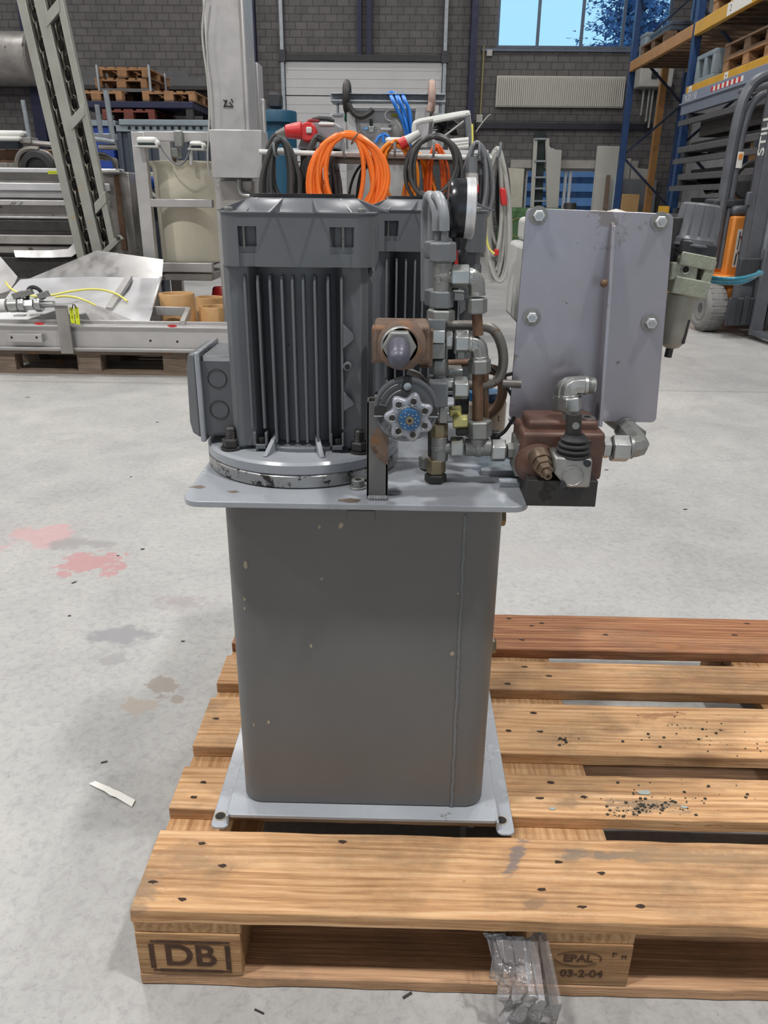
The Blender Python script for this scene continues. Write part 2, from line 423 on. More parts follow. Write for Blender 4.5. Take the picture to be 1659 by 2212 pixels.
# ------------------------------------------------------------------ the setting
YW = 15.0                                            # inner face of the back wall
k = NT('concrete'); pos = k.n('ShaderNodeNewGeometry').outputs['Position']
big = k.noise(.9, pos, 6, .62, .3); mid = k.noise(7, pos, 6, .7, .6); fine = k.noise(90, pos, 5, .7)
c = k.ramp(big, [(.28, s2l((153, 152, 151))), (.5, s2l((166, 165, 163))), (.72, s2l((180, 178, 175)))])
c = k.mix(1, c, k.ramp(k.noise(3.6, pos, 7, .68, .8), [(.3, (.84, .84, .845)), (.5, (.97, .97, .965)), (.68, (1.05, 1.045, 1.04))]), 'MULTIPLY')
c = k.mix(1, c, k.ramp(k.noise(52, pos, 8, .78, .5), [(.36, (.80, .80, .81)), (.5, (.99, .99, .99)), (.64, (1.06, 1.06, 1.05))]), 'MULTIPLY')
c = k.mix(k.ramp(k.noise(34, k.mapping((1, .6, 1), src=pos), 6, .8, 3.2), [(.63, 0), (.67, .42)]), c, s2l((110, 108, 106)))
c = k.mix(k.ramp(k.noise(120, pos, 4, .7, 1.0), [(.66, 0), (.70, .5)]), c, s2l((96, 95, 94)))
c = k.mix(k.ramp(k.noise(2.2, k.mapping((1, .35, 1), src=pos), 7, .75, 1.5), [(.60, 0), (.72, .45)]), c, s2l((134, 133, 133)))
sxyz = k.n('ShaderNodeSeparateXYZ'); k.l(pos, sxyz.inputs[0])
def stain(c, px, py, rx, ry, colr, amt, scale=9, edge=.06):
    p = at(px, py, Z=0)
    dx = k.math('DIVIDE', k.math('SUBTRACT', sxyz.outputs[0], p.x), rx); dy = k.math('DIVIDE', k.math('SUBTRACT', sxyz.outputs[1], p.y), ry)
    d = k.math('SQRT', k.math('ADD', k.math('MULTIPLY', dx, dx), k.math('MULTIPLY', dy, dy)))
    f = k.math('ADD', k.math('SUBTRACT', 1, d), k.math('MULTIPLY', k.math('SUBTRACT', k.noise(scale, pos, 6, .7), .5), 2.6))
    return k.mix(k.ramp(f, [(.42, 0), (.42+edge, amt)]), c, s2l(colr))
c = stain(c, 90, 1158, .20, .16, (182, 146, 146), .75, 7, .2)
c = stain(c, 195, 1215, .19, .12, (172, 126, 126), .8, 14, .08)
c = stain(c, 185, 1172, .20, .08, (140, 137, 136), .8, 6, .3)
c = stain(c, 400, 1302, .12, .12, (146, 140, 140), .9, 6, .3)
c = stain(c, 275, 1372, .16, .09, (128, 127, 130), .8, 8, .3)
c = stain(c, 250, 1424, .05, .04, (140, 139, 139), .8, 8, .2)
c = stain(c, 350, 1480, .05, .07, (140, 132, 124), .9, 16, .05)
c = stain(c, 385, 1510, .04, .03, (140, 132, 124), .9, 16, .05)
c = stain(c, 295, 1525, .06, .05, (156, 146, 134), .8, 18, .05)
c = stain(c, 1180, 1210, .5, .2, (160, 157, 155), .5, 5, .4)
for jy in (at(1500, 845, Z=0).y,):                  # a saw-cut joint across the slab
    f = k.math('ABSOLUTE', k.math('SUBTRACT', sxyz.outputs[1], jy))
    c = k.mix(k.ramp(f, [(0, .55), (.006, .55), (.009, 0)]), c, s2l((110, 108, 106)))
k.col(c); k.bump(fine, .12, .002)
MATS['concrete'] = k.fin(k.ramp(mid, [(.3, .38), (.7, .6)]), 0, .35)
MB_ = MB().box((-11, -7, -.12), (7, YW+.35, 0))
struct(MB_.build('floor', 'concrete'), 'worn grey concrete hall floor with pink and grey stains')
k = NT('brick'); pos = k.n('ShaderNodeNewGeometry').outputs['Position']
sx = k.n('ShaderNodeSeparateXYZ'); k.l(pos, sx.inputs[0]); cb = k.n('ShaderNodeCombineXYZ')
k.l(sx.outputs[0], cb.inputs[0]); k.l(sx.outputs[2], cb.inputs[1])
br = k.n('ShaderNodeTexBrick'); k.l(cb.outputs[0], br.inputs[0])
br.inputs['Scale'].default_value = 1; br.inputs['Brick Width'].default_value = .212; br.inputs['Row Height'].default_value = .118
br.inputs['Mortar Size'].default_value = .009; br.inputs['Mortar Smooth'].default_value = .2; br.inputs['Bias'].default_value = 0
br.inputs['Color1'].default_value = (*s2l((96, 94, 94)), 1); br.inputs['Color2'].default_value = (*s2l((112, 109, 108)), 1)
br.inputs['Mortar'].default_value = (*s2l((66, 64, 65)), 1)
c = k.mix(.35, br.outputs[0], k.ramp(k.noise(5, pos, 5), [(.3, s2l((80, 78, 80))), (.7, s2l((114, 111, 110)))]))
k.col(c); k.bump(br.outputs['Fac'], -.6, .01); MATS['brick'] = k.fin(.85, 0, .2)
# back wall with its openings: upper window strip, low shop windows
UX0 = at(1072, 98, Y=YW).x; UX1 = at(1452, 60, Y=YW).x; UZ0 = at(1250, 104, Y=YW).z
LX0 = at(1137, 365, Y=YW).x; LX1 = at(1330, 365, Y=YW).x; LZ1 = at(1240, 364, Y=YW).z; LZ0 = .12
w = MB(); T = .3; X0, X1, ZT = -11, 5.6, 6.9
xs_ = sorted([X0, X1, UX0, UX1, LX0, LX1]); zs_ = sorted([0, ZT, LZ0, LZ1, UZ0, 6.4])
for a, b in zip(xs_, xs_[1:]):
    for c0, c1 in zip(zs_, zs_[1:]):
        xm, zm = (a+b)/2, (c0+c1)/2
        if (UX0 < xm < UX1 and UZ0 < zm < 6.4) or (LX0 < xm < LX1 and LZ0 < zm < LZ1): continue
        w.box((a, YW, c0), (b, YW+T, c1))
struct(w.build('wall_back', 'brick'), 'dark grey brick back wall of the hall')
mat('wall_panel', (150, 150, 152), .6, 0, .05, 2)
struct(MB().box((5.6, -5, 0), (5.8, YW+T, 6.9)).build('wall_right', 'wall_panel'), 'plain grey panel wall behind the pallet rack')
mat('ceiling_paint', (150, 150, 150), .7, 0, .05, 2)
struct(MB().box((-11, -5.2, 6.9), (5.8, YW+T, 7.0)).build('ceiling', 'ceiling_paint'), 'hall ceiling')
struct(MB().box((-11, -5, 0), (-10.8, YW, 6.9)).build('wall_left', 'wall_panel'), 'plain grey side wall of the hall')
g = MB(); g.box((-11, -5.2, 0), (-.2, -5, 6.9)); g.box((2.1, -5.2, 0), (5.8, -5, 6.9)); g.box((-.2, -5.2, 2.9), (2.1, -5, 6.9))  # added behind the camera to hold back front light, doorway sized for it
struct(g.build('wall_front', 'wall_panel'), 'unseen grey wall added behind the viewer, doorway sized to set the front light')
mat('frame_grey', (92, 104, 122), .5, .2, .06)
mat('frame_white', (206, 208, 212), .5, 0, .04)
# glass: clear panes with a faint tint and reflection
k = NT('pane_glass'); k.t.nodes.remove(k.b)
tr = k.n('ShaderNodeBsdfTransparent'); tr.inputs[0].default_value = (.74, .93, 1.0, 1)
gl = k.n('ShaderNodeBsdfGlossy'); gl.inputs['Roughness'].default_value = .03
mx = k.n('ShaderNodeMixShader'); fr = k.n('ShaderNodeFresnel'); fr.inputs[0].default_value = 1.45
k.l(k.math('MULTIPLY', fr.outputs[0], .6), mx.inputs[0]); k.l(tr.outputs[0], mx.inputs[1]); k.l(gl.outputs[0], mx.inputs[2])
k.l(mx.outputs[0], k.t.nodes['Material Output'].inputs[0]); MATS['pane_glass'] = k.m
def window(name, x0, x1, z0, z1, mull, fm, fw, label):
    m = MB(); y = YW+.1
    m.box((x0, y, z0), (x1, y+.06, z0+fw)); m.box((x0, y, z1-fw), (x1, y+.06, z1))
    for x in [x0, *mull, x1-fw]: m.box((x, y, z0+fw), (x+fw, y+.06, z1-fw))
    o = struct(m.build(name, fm), label)
    xs = [x0+fw]+[v for x in mull for v in (x, x+fw)]+[x1-fw]
    for a, b in zip(xs[::2], xs[1::2]):
        MB().box((a, y+.025, z0+fw), (b, y+.031, z1-fw)).build('pane', 'pane_glass', o)
    return o
ux = lambda px: at(px, 50, Y=YW+.1).x
window('window_1', UX0, UX1, UZ0, 6.4, [ux(1161), ux(1256), ux(1345)], 'frame_grey', .05, 'high ribbon window with grey mullions above the radiator')
lx = lambda px: at(px, 420, Y=YW+.1).x
window('window_2', LX0, LX1, LZ0, LZ1, [lx(1216), lx(1226), lx(1300)], 'frame_white', .05, 'low shop window behind the leaning boards')
struct(MB().box((UX0-.25, YW-.04, UZ0-.06), (UX1, YW, UZ0-.02)).build('trim_1', 'frame_grey'), 'grey sill strip under the high window')
struct(MB().box((LX0-.3, YW-.03, LZ1), (LX1+.4, YW, LZ1+.14)).build('trim_2', mat('lintel', (158, 154, 148), .7)), 'pale concrete lintel over the low windows')
# ---- outside: yard, conifer, fence boards
mat('yard', (150, 152, 156), .8); mat('fence_blue', (150, 162, 200), .7, 0, .15, 3); mat('fence_dark', (98, 108, 142), .7)
struct(MB().box((-15, YW+T, -.2), (25, 60, -.02)).build('ground', 'yard'), 'paved yard outside the windows')
fe = thing('board_fence', 'blue tinted board fence in the yard behind the low windows', 'fence', (3.5, 18.2, -.02))
fb = MB()
for i in range(6): fb.box((1.6, 18.2, .02+i*.3), (6.2, 18.26, .19+i*.3))
fb.build('boards', 'fence_blue', fe)
fb = MB(); fb.box((1.6, 18.3, -.02), (6.2, 18.34, 1.75)); fb.build('backing', 'fence_dark', fe)
mat('spruce_haze', (96, 130, 176), .8, 0, .3, 3); mat('bark', (70, 64, 70), .9)  # outdoor haze is put into the foliage blue
tb = at(1378, 60, Y=24.0); tr_ = thing('conifer_tree', 'tall conifer in haze blue outside the high window', 'tree', (tb.x, 24.0, -.02))
MB().cyl((tb.x, 24, -.02), (tb.x, 24, 8.6), .22, .05, 10).build('trunk', 'bark', tr_)
fo = MB(); rnd = random.Random(4)
for lev in range(26):
    z = 3.4+lev*.2; R = 2.15*(1-(z-3.6)/5.6)**.75+.15
    for j in range(15):
        a = rnd.uniform(0, 2*PI); L = R*rnd.uniform(.5, 1.08); dz = rnd.uniform(-.25, .12)
        base = V((tb.x, 24, z)); tip = base+V((math.cos(a)*L, math.sin(a)*L, dz))
        for q in range(22):
            t = .18+.82*q/21; p = base.lerp(tip, t); sp_ = .34*(1-t*.55)
            d = V((rnd.uniform(-1, 1), rnd.uniform(-1, 1), rnd.uniform(-.6, .5))).normalized()*sp_
            e = V((rnd.uniform(-1, 1), rnd.uniform(-1, 1), rnd.uniform(-.3, .3))).normalized()*sp_*.36
            fo.poly([p-e, p+d*.6-e*.3, p+d, p+d*.5+e])
fo.build('foliage', 'spruce_haze', tr_)
# ---- sectional door
dx0, dx1 = at(622, 290, Y=YW).x, at(953, 200, Y=YW).x; dz1 = at(790, 134, Y=YW).z
mat('door_white', (192, 192, 193), .5, 0, .04, 3)
dm = MB(); n = 6; hh = dz1/n
for i in range(n): dm.box((dx0, YW-.07, i*hh+.008), (dx1, YW-.02, (i+1)*hh-.008))
for i in range(n):
    for q in (1, 2, 3): dm.box((dx0, YW-.075, i*hh+q*hh/4-.006), (dx1, YW-.07, i*hh+q*hh/4+.006))
dr = struct(dm.build('door_1', 'door_white', bevel=.006), 'white sectional overhead door in the back wall')
MB().box((dx0-.02, YW-.12, dz1), (dx1+.02, YW-.0, dz1+.1)).build('top_rubber', mat('door_dark', (58, 58, 60), .7), dr)
for x in (dx0-.07, dx1+.01):
    MB().box((x, YW-.13, 0), (x+.06, YW, 6.4)).build('guide_rail', 'galv', dr)
    MB().box((x-.03, YW-.16, dz1-.02), (x+.09, YW-.02, dz1+.16)).build('track_bracket', 'forklift_dark', dr)
MB().box(((dx0+dx1)/2+.5, YW-.1, dz1*.72), ((dx0+dx1)/2+.62, YW-.07, dz1*.72+.06)).build('handle', 'door_dark', dr)
# ---- navy steel columns and rails on the wall
q = 3
def col_px(pa, pb, ytop, ybot, lab):
    global q
    a = at(pa, ytop, Y=YW); b = at(pb, ybot, Y=YW)
    struct(MB().box((a.x, YW-.16, b.z), (at(pb, ytop, Y=YW).x, YW, 6.8)).build('trim_%d' % q, 'navy_steel'), lab); q += 1
zb = at(780, 133, Y=YW).z
for pa, pb, lab in ((772, 781, 'narrow navy steel post above the overhead door, nearer the steel column'), (793, 803, 'narrow navy steel post above the overhead door, farther from the steel column')):
    x0, x1 = at(pa, 60, Y=YW).x, at(pb, 60, Y=YW).x
    struct(MB().box((x0, YW-.12, dz1+.1), (x1, YW, 6.8)).build('trim_%d' % q, 'navy_steel'), lab); q += 1
for pa, pb, py, lab in ((1013, 1027, 130, 'navy steel column between door and radiator'), (543, 556, 100, 'navy steel column beside the overhead door'), (77, 100, 220, 'navy steel column behind the leaning conveyor')):
    x0, x1 = at(pa, py, Y=YW).x, at(pb, py, Y=YW).x
    struct(MB().box((x0, YW-.2, 0), (x1, YW, 6.8)).build('trim_%d' % q, 'navy_steel'), lab); q += 1
z = at(1200, 273, Y=YW).z; x0, x1 = at(1028, 268, Y=YW).x, at(1420, 280, Y=YW).x
struct(MB().box((x0, YW-.08, z-.05), (x1, YW, z+.05)).build('trim_%d' % q, mat('pipe_black', (30, 31, 42), .5)), 'black rail along the brick wall under the radiator')
q += 1
# ---- wall fittings
ra, rb = at(1074, 163, Y=YW-.1), at(1345, 233, Y=YW-.1)
rd = thing('radiator', 'long cream ribbed panel radiator on the brick wall', 'radiator', (ra.x, YW-.1, rb.z))
rm = MB(); nR = 62; wR = (rb.x-ra.x)/nR
rm.box((ra.x, YW-.09, rb.z), (rb.x, YW-.03, ra.z))
rm.build('panel', mat('radiator_cream', (190, 187, 178), .5, 0, .03), rd)
rm = MB()
for i in range(nR): rm.box((ra.x+i*wR+wR*.25, YW-.125, rb.z+.02), (ra.x+i*wR+wR*.75, YW-.09, ra.z-.02))
rm.build('ribs', 'radiator_cream', rd)
MB().box((ra.x+.2, YW-.03, rb.z+.1), (rb.x-.2, YW-.012, ra.z-.1)).build('bracket', 'galv', rd)
p = at(1057, 115, Y=YW)
bx = thing('junction_box', 'small pale box on the brick wall below the window corner', 'electrical box', (p.x, YW, p.z))
MB().box((p.x-.05, YW-.05, p.z-.05), (p.x+.05, YW, p.z+.05)).build('cover', 'off_white', bx, .006)
p = at(1035, 257, Y=YW)
bx = thing('wall_socket', 'small pale socket box on the brick wall under the radiator line', 'socket', (p.x, YW, p.z))
MB().box((p.x-.06, YW-.05, p.z-.07), (p.x+.06, YW, p.z+.07)).build('cover', 'off_white', bx, .006)
p0, p1 = at(1045, 100, Y=YW), at(1048, 250, Y=YW)
tag(MB().cyl((p0.x, YW-.03, p1.z), (p0.x, YW-.03, p0.z), .018, n=8).build('conduit', mat('conduit_yellow', (140, 134, 96), .5)), 'thin yellowish conduit running up the wall beside the navy column', 'pipe')
# heater box and pipes behind the rack
a, b = at(1386, 140, Y=YW-.4), at(1452, 188, Y=YW-.4)
hb = thing('wall_boiler', 'white boiler with black control behind the pallet rack', 'boiler', (a.x, YW-.4, b.z))
MB().box((a.x, YW-.4, b.z), (b.x, YW, a.z)).build('casing', 'off_white', hb, .02)
p = at(1414, 163, Y=YW-.41); MB().box((p.x-.05, YW-.42, p.z-.05), (p.x+.05, YW-.4, p.z+.05)).build('control_knob', 'black_plastic', hb)
for i, px in enumerate((1392, 1404, 1412, 1424)):
    p = at(px, 188, Y=YW-.2); MB().cyl((p.x, YW-.2, p.z+.02), (p.x, YW-.2, p.z-.45-.1*i), .025, n=8).build('pipe', 'zinc_dull', hb)
# stainless duct end and cable tray on the left of the wall
p = at(76, 128, Y=YW-.6); r = 52*mpp(p); YD = YW-.03-r; p = at(76, 128, Y=YD)
du = thing('air_duct', 'round dirty stainless duct along the brick wall', 'duct', (p.x-1.4, YD, p.z-r))
MB().lathe((p.x, YD, p.z), (-1, 0, 0), [(r*.9, 0), (r, .03), (r, 1.4), (r, 2.6)], 36).build('pipe', 'stainless_dirty', du)
MB().lathe((p.x-1.3, YD, p.z), (-1, 0, 0), [(r+.015, 0), (r+.015, .06)], 36).build('joint_ring', 'stainless_dirty', du)
MB().box((p.x-1.2, YD, p.z-r-.04), (p.x-1.1, YW-.012, p.z-r)).build('bracket', 'galv', du)
a, b = at(165, 158, Y=YW-.2), at(408, 170, Y=YW-.2)
ct = thing('cable_tray', 'grey upper cable tray on the brick wall behind the stacked pallets', 'cable tray', (a.x, YW-.2, b.z))
MB().box((a.x, YW-.22, b.z), (b.x, YW-.19, b.z+.12)).build('side', mat('tray_grey', (92, 92, 94), .5, .3), ct)
MB().box((a.x, YW-.22, b.z-.03), (b.x, YW-.012, b.z)).build('bottom', 'dark_steel', ct)
a, b = at(165, 184, Y=YW-.35), at(455, 186, Y=YW-.35)
ct = thing('cable_tray', 'grey lower ledge tray on the brick wall behind the stacked pallets', 'cable tray', (a.x, YW-.35, b.z))
MB().box((a.x, YW-.37, b.z), (b.x, YW-.34, b.z+.13)).build('side', 'tray_grey', ct)
MB().box((a.x, YW-.37, b.z-.06), (b.x, YW-.012, b.z)).build('bottom', 'dark_steel', ct)
for px in (360, 395): 
    p = at(px, 190, Y=YW-.05); MB().box((p.x, YW-.3, p.z-.4), (p.x+.05, YW-.012, p.z-.05)).build('bracket', 'dark_steel', ct)
# ------------------------------------------------------------------ pallets
def jboard(lo, hi, rnd, nseg=14, j=.0009):
    """a sawn board: box cut along its length with slightly uneven edges"""
    x0, y0, z0 = lo; x1, y1, z1 = hi; b = MB(); al = 0 if (x1-x0) > (y1-y0) else 1; prev = None
    for i in range(nseg+1):
        t = i/nseg; q = lambda: rnd.uniform(-j, j)
        if al == 0: pts = [(x0+(x1-x0)*t, y, z) for y, z in ((y0+q(), z0), (y1+q(), z0), (y1+q(), z1+q()*.3), (y0+q(), z1+q()*.3))]
        else: pts = [(x, y0+(y1-y0)*t, z) for x, z in ((x0+q(), z0), (x1+q(), z0), (x1+q(), z1+q()*.3), (x0+q(), z1+q()*.3))]
        ring = [b.bm.verts.new(p) for p in pts]
        if prev:
            for n in range(4): b.bm.faces.new([prev[n], prev[(n+1) % 4], ring[(n+1) % 4], ring[n]])
        else: b.bm.faces.new(ring)
        prev = ring
    b.bm.faces.new(prev[::-1]); return b
BOARDS = [(0, .141), (.184, .279), (.330, .471), (.515, .613), (.660, .806)]
def pallet(label, loc, rot=0, m=('pallet_wood', 'pallet_wood_cross', 'block_wood', 'bottom_wood'), group=None, seed=1, fine=False, top=None):
    t = thing('wooden_pallet', label, 'pallet', (0, 0, 0), group); rnd = random.Random(seed)
    L = 1.2; seg = 30 if fine else 1; bv = .0018 if fine else 0; j = .0011 if fine else 0
    for i, (a, b) in enumerate(BOARDS): jboard((0, a, .122), (L, b, .144), rnd, seg, j).build('deck_board', (top or {}).get(i, m[0]), t, bv)
    for x in (0, .5275, 1.055): jboard((x, .004, .1), (x+.145, .8, .122), rnd, seg, j*.5).build('stretcher_board', m[1], t, bv)
    for y0, y1 in ((.002, .1), (.3275, .4725), (.702, .802)):
        for x in (0, .5275, 1.055):
            MB().box((x+.001, y0, .022), (x+.144, y1, .1)).build('block', m[2], t, bv)
        jboard((0, y0, 0), (L, y1, .022), rnd, seg, j*1.6).build('bottom_board', m[3], t, bv*1.6)
    t.location = loc; t.rotation_euler.z = rot
    return t
PAL = pallet('large worn wooden pallet carrying the grey hydraulic unit', (0, 0, 0), 0, fine=True, seed=3, top={4: 'pallet_wood_red'})
blk = {}
for ch in PAL.children:
    if ch.name.startswith('block'):
        v = ch.data.vertices[0].co
        blk[(round(min(p.co.x for p in ch.data.vertices), 2), round(min(p.co.y for p in ch.data.vertices), 2))] = ch
b0 = blk[(0, 0)]; b1 = blk[(.53, 0)]
yf = .0016
text('stamp_letters', 'DB', (.0735, yf, .058), (1, 0, 0), (0, 0, 1), .055, 'ink_burn', b0, .0003, bold=.0011)
fr = MB(); x0, x1, z0, z1 = .018, .129, .028, .088
for a, b, c_, d in ((x0+.012, z1-.005, x1-.012, z1), (x0+.012, z0, x1-.012, z0+.005), (x0, z0+.006, x0+.007, z1-.008), (x1-.007, z0+.006, x1, z1-.008)):
    fr.box((a, yf-.0003, b), (c_, yf+.0003, d))
for sx_, ex in ((x0, x0+.012), (x1, x1-.012)):
    for zz in (z0, z1-.005):
        fr.box((min(sx_+(.003 if sx_ < .05 else -.003), ex), yf-.0003, zz+.001), (max(sx_, ex), yf+.0003, zz+.004))
fr.build('stamp_frame', 'ink_burn', b0)
ov = MB(); cx, cz = .5995, .074
for i in range(40):
    a0, a1 = 2*PI*i/40, 2*PI*(i+1)/40
    if i in (17, 18, 19, 20, 37, 36): continue
    e = lambda a, s: V((cx+.032*s*math.cos(a), yf-.0003, cz+.014*s*math.sin(a)))
    ov.prism([e(a0, 1), e(a1, 1), e(a1, .95), e(a0, .95)], (0, .0006, 0))
ov.build('stamp_oval', 'ink_burn', b1)
text('stamp_letters', 'EPAL', (cx, yf, cz), (1, 0, 0), (0, 0, 1), .0185, 'ink_burn', b1, .0003, bold=.0004)
text('stamp_digits', '03-2-04', (.607, yf, .045), (1, 0, 0), (0, 0, 1), .0185, 'ink_burn', b1, .0003, bold=.0004)
mk = MB()
for a, b, c_, d in ((.645, .078, .6465, .086), (.645, .0845, .651, .086), (.6575, .076, .659, .082), (.6575, .0805, .6635, .082), (.662, .076, .6635, .082)):
    mk.box((a, yf-.0003, b), (c_, yf+.0003, d))
mk.build('stamp_mark', 'ink_burn', b1)
# nail heads and bark pockets sunk in the deck boards
nails = [(247, 1824), (436, 1822), (480, 1870), (330, 1905), (393, 1942), (740, 1818), (1205, 1862), (1300, 1886), (1170, 1921), (1257, 1959), (1384, 1958), (1152, 1540), (1098, 1578), (1168, 1580), (1165, 1724), (1190, 1690), (1262, 1722), (1132, 1440), (1186, 1460), (1096, 1477), (1100, 1336), (1148, 1352), (1128, 1382), (1170, 1346), (1614, 1347), (1588, 1372), (1308, 1371), (418, 1722), (440, 1690), (466, 1552)]
deck = [c_ for c_ in PAL.children if c_.name.startswith('deck_board')]
per = {}
for px, py in nails:
    p = at(px, py, Z=.1442)
    for i, (a, b) in enumerate(BOARDS):
        if a+.006 < p.y < b-.006 and 0 < p.x < 1.2: per.setdefault(i, []).append(p)
rnd = random.Random(9)
for i, ps in per.items():
    d = [c_ for c_ in deck if abs(min(v.co.y for v in c_.data.vertices)-BOARDS[i][0]) < .01][0]
    for p in ps:
        pts = [V((p.x+math.cos(2*PI*q/9)*rnd.uniform(.004, .0085), p.y+math.sin(2*PI*q/9)*rnd.uniform(.0018, .004), .1438)) for q in range(9)]
        MB().prism(pts, (0, 0, .0007)).build('nail_hole', 'ink_dark', d)
# flakes and crumbs lying on the deck
for (px, py, s, lab) in ((1392, 1712, .011, 'larger grey paint flake lying on the second deck board'), (1193, 1747, .006, 'small grey paint flake on the second board near the bolted foot'), (1478, 1744, .006, 'small grey paint flake on the second board beyond the dark crumbs')):
    p = at(px, py, Z=.1445); rr = random.Random(px)
    pts = [V((p.x+math.cos(a)*s*rr.uniform(.8, 1.2), p.y+math.sin(a)*s*.5*rr.uniform(.7, 1.2), .1443)) for a in (0, .9, 2, 3.1, 4, 5.2)]
    tag(MB().prism(pts, (0, 0, .0012)).build('paint_flake', 'chip_paint'), lab, 'paint flake', 'paint flakes on the pallet')
cr_ = MB(); rr = random.Random(5)
for (cx_, cy_, n_, sx_, sy_) in ((1388, 1742, 60, 60, 14), (1450, 1730, 60, 130, 40), (1215, 1598, 24, 20, 10), (1500, 1590, 60, 150, 60), (1400, 1660, 30, 200, 40), (1330, 1760, 20, 30, 10)):
    for _ in range(n_):
        p = at(cx_+rr.gauss(0, sx_*.5), cy_+rr.gauss(0, sy_*.5), Z=.1445)
        if any(a+.004 < p.y < b-.004 for a, b in BOARDS) and p.x < 1.19:
            s = rr.choice((.0005, .0006, .0009, .0011, .0019)); cr_.obox((p.x, p.y, .1442+s*.4), V((s, s*.3, 0)), V((-s*.3, s*.8, 0)), (0, 0, s*.5))
tag(cr_.build('dirt_crumbs', 'crumbs'), 'dark dirt crumbs scattered over the pallet boards', 'dirt', kind='stuff')
# strip of paper on the floor
gp = []
for i in range(9):
    t = i/8; a = at(192+t*93, 1693+t*50+(3 if i == 4 else 0), Z=.002); b = at(206+t*86-(3 if i == 4 else 0), 1688+t*41, Z=.002); z = .002+.003*math.sin(t*3)**2
    gp.append([(a.x, a.y, z), (b.x, b.y, z+.001)])
tag(MB().sheet(gp, .0005).build('paper_strip', 'paper_white'), 'torn white paper strip lying on the bare concrete', 'paper')
# clear film hanging out from under the front board
k = NT('clear_film'); k.t.nodes.remove(k.b)
tr = k.n('ShaderNodeBsdfTransparent'); tr.inputs[0].default_value = (.93, .93, .94, 1)
gl = k.n('ShaderNodeBsdfGlossy'); gl.inputs['Roughness'].default_value = .08
df = k.n('ShaderNodeBsdfDiffuse'); df.inputs[0].default_value = (.85, .85, .87, 1)
bpn = k.n('ShaderNodeBump'); bpn.inputs['Strength'].default_value = .6; bpn.inputs['Distance'].default_value = .004; k.l(k.noise(75, None, 3, .6, 1.2), bpn.inputs['Height']); k.l(bpn.outputs[0], gl.inputs['Normal'])
lw = k.n('ShaderNodeLayerWeight'); lw.inputs[0].default_value = .35
m1 = k.n('ShaderNodeMixShader'); m1.inputs[0].default_value = .10; k.l(tr.outputs[0], m1.inputs[1]); k.l(df.outputs[0], m1.inputs[2])
m2 = k.n('ShaderNodeMixShader'); k.l(k.math('MULTIPLY', lw.outputs['Fresnel'], .7), m2.inputs[0]); k.l(m1.outputs[0], m2.inputs[1]); k.l(gl.outputs[0], m2.inputs[2])
k.l(m2.outputs[0], k.t.nodes['Material Output'].inputs[0]); MATS['clear_film'] = k.m
cl = [((1048, 2006, .03), (1112, 2008, .03)), ((1052, 2040, -.012), (1124, 2050, -.014)), ((1058, 2080, -.02), (1150, 2085, -.03)), ((1066, 2120, -.03), (1185, 2100, -.05)), ((1080, 2155, -.04), (1200, 2120, -.075)), ((1085, 2185, None), (1206, 2150, -.09)), ((1070, 2215, None), (1208, 2190, None)), ((1050, 2260, None), (1200, 2260, None))]
rr = random.Random(8); gp = []
def fp(q): 
    p = at(q[0], q[1], Y=q[2]) if q[2] is not None else at(q[0], q[1], Z=.012)
    return p
sub = []
for (a, b), (c_, d) in zip(cl, cl[1:]):
    for j in range(5):
        t = j/5; sub.append((fp(a).lerp(fp(c_), t), fp(b).lerp(fp(d), t)))
ph = [rr.uniform(0, 6) for _ in range(8)]
for i, (a, b) in enumerate(sub):
    row = []
    for j in range(33):
        t = j/32; p = a.lerp(b, t)
        w_ = .011*abs(math.sin(t*5+ph[0]+i*.16))+.009*abs(math.sin(t*7+ph[1]-i*.23))+.006*abs(math.sin(i*.55+t*3+ph[2]))+.004*abs(math.sin(t*15+i*.4+ph[3]))-.018+rr.uniform(-.0012, .0012)
        p = p+V((.004*math.sin(i*.9+t*21), -abs(w_)*.9, .35*w_)); p.z = max(p.z, .003)
        if p.z > .1: p.y = max(p.y, .004)
        row.append(p)
    gp.append(row)
tag(MB().sheet(gp, .0004).build('plastic_film', 'clear_film', ang=18), 'crumpled clear plastic film hanging out from under the pallet onto the floor', 'plastic film')

# specks lying on the floor
g = MB(); rr = random.Random(17)
for px, py, l, w, a in ((160, 1258, .012, .004, 1.0), (308, 1186, .009, .006, 0), (255, 1200, .006, .003, 0), (225, 1646, .01, .003, .4), (340, 912, .012, .005, 0), (60, 858, .02, .005, .2), (283, 1030, .008, .003, 0), (1480, 1100, .012, .005, .2), (1310, 1015, .012, .006, 0), (880, 2150, .012, .003, .6), (395, 1385, .007, .003, 0), (150, 1330, .006, .004, 0), (560, 2185, .012, .002, -.4)):
    p = at(px, py, Z=.001); d = V((math.cos(a), math.sin(a), 0)); g.obox((p.x, p.y, .0009), d*l*.6, V((-d.y, d.x, 0))*w*.6, (0, 0, .0008))
tag(g.build('floor_specks', 'dark_steel'), 'small dark specks and chips scattered on the concrete floor', 'dirt', kind='stuff')
# ------------------------------------------------------------------ the hydraulic unit
HU = thing('hydraulic_power_unit', 'grey hydraulic power unit with two motors and valve blocks standing on the pallet', 'hydraulic unit', (.3, .46, .144))
ZL = .673
def P(px, py, Y): return at(px, py, Y=Y)
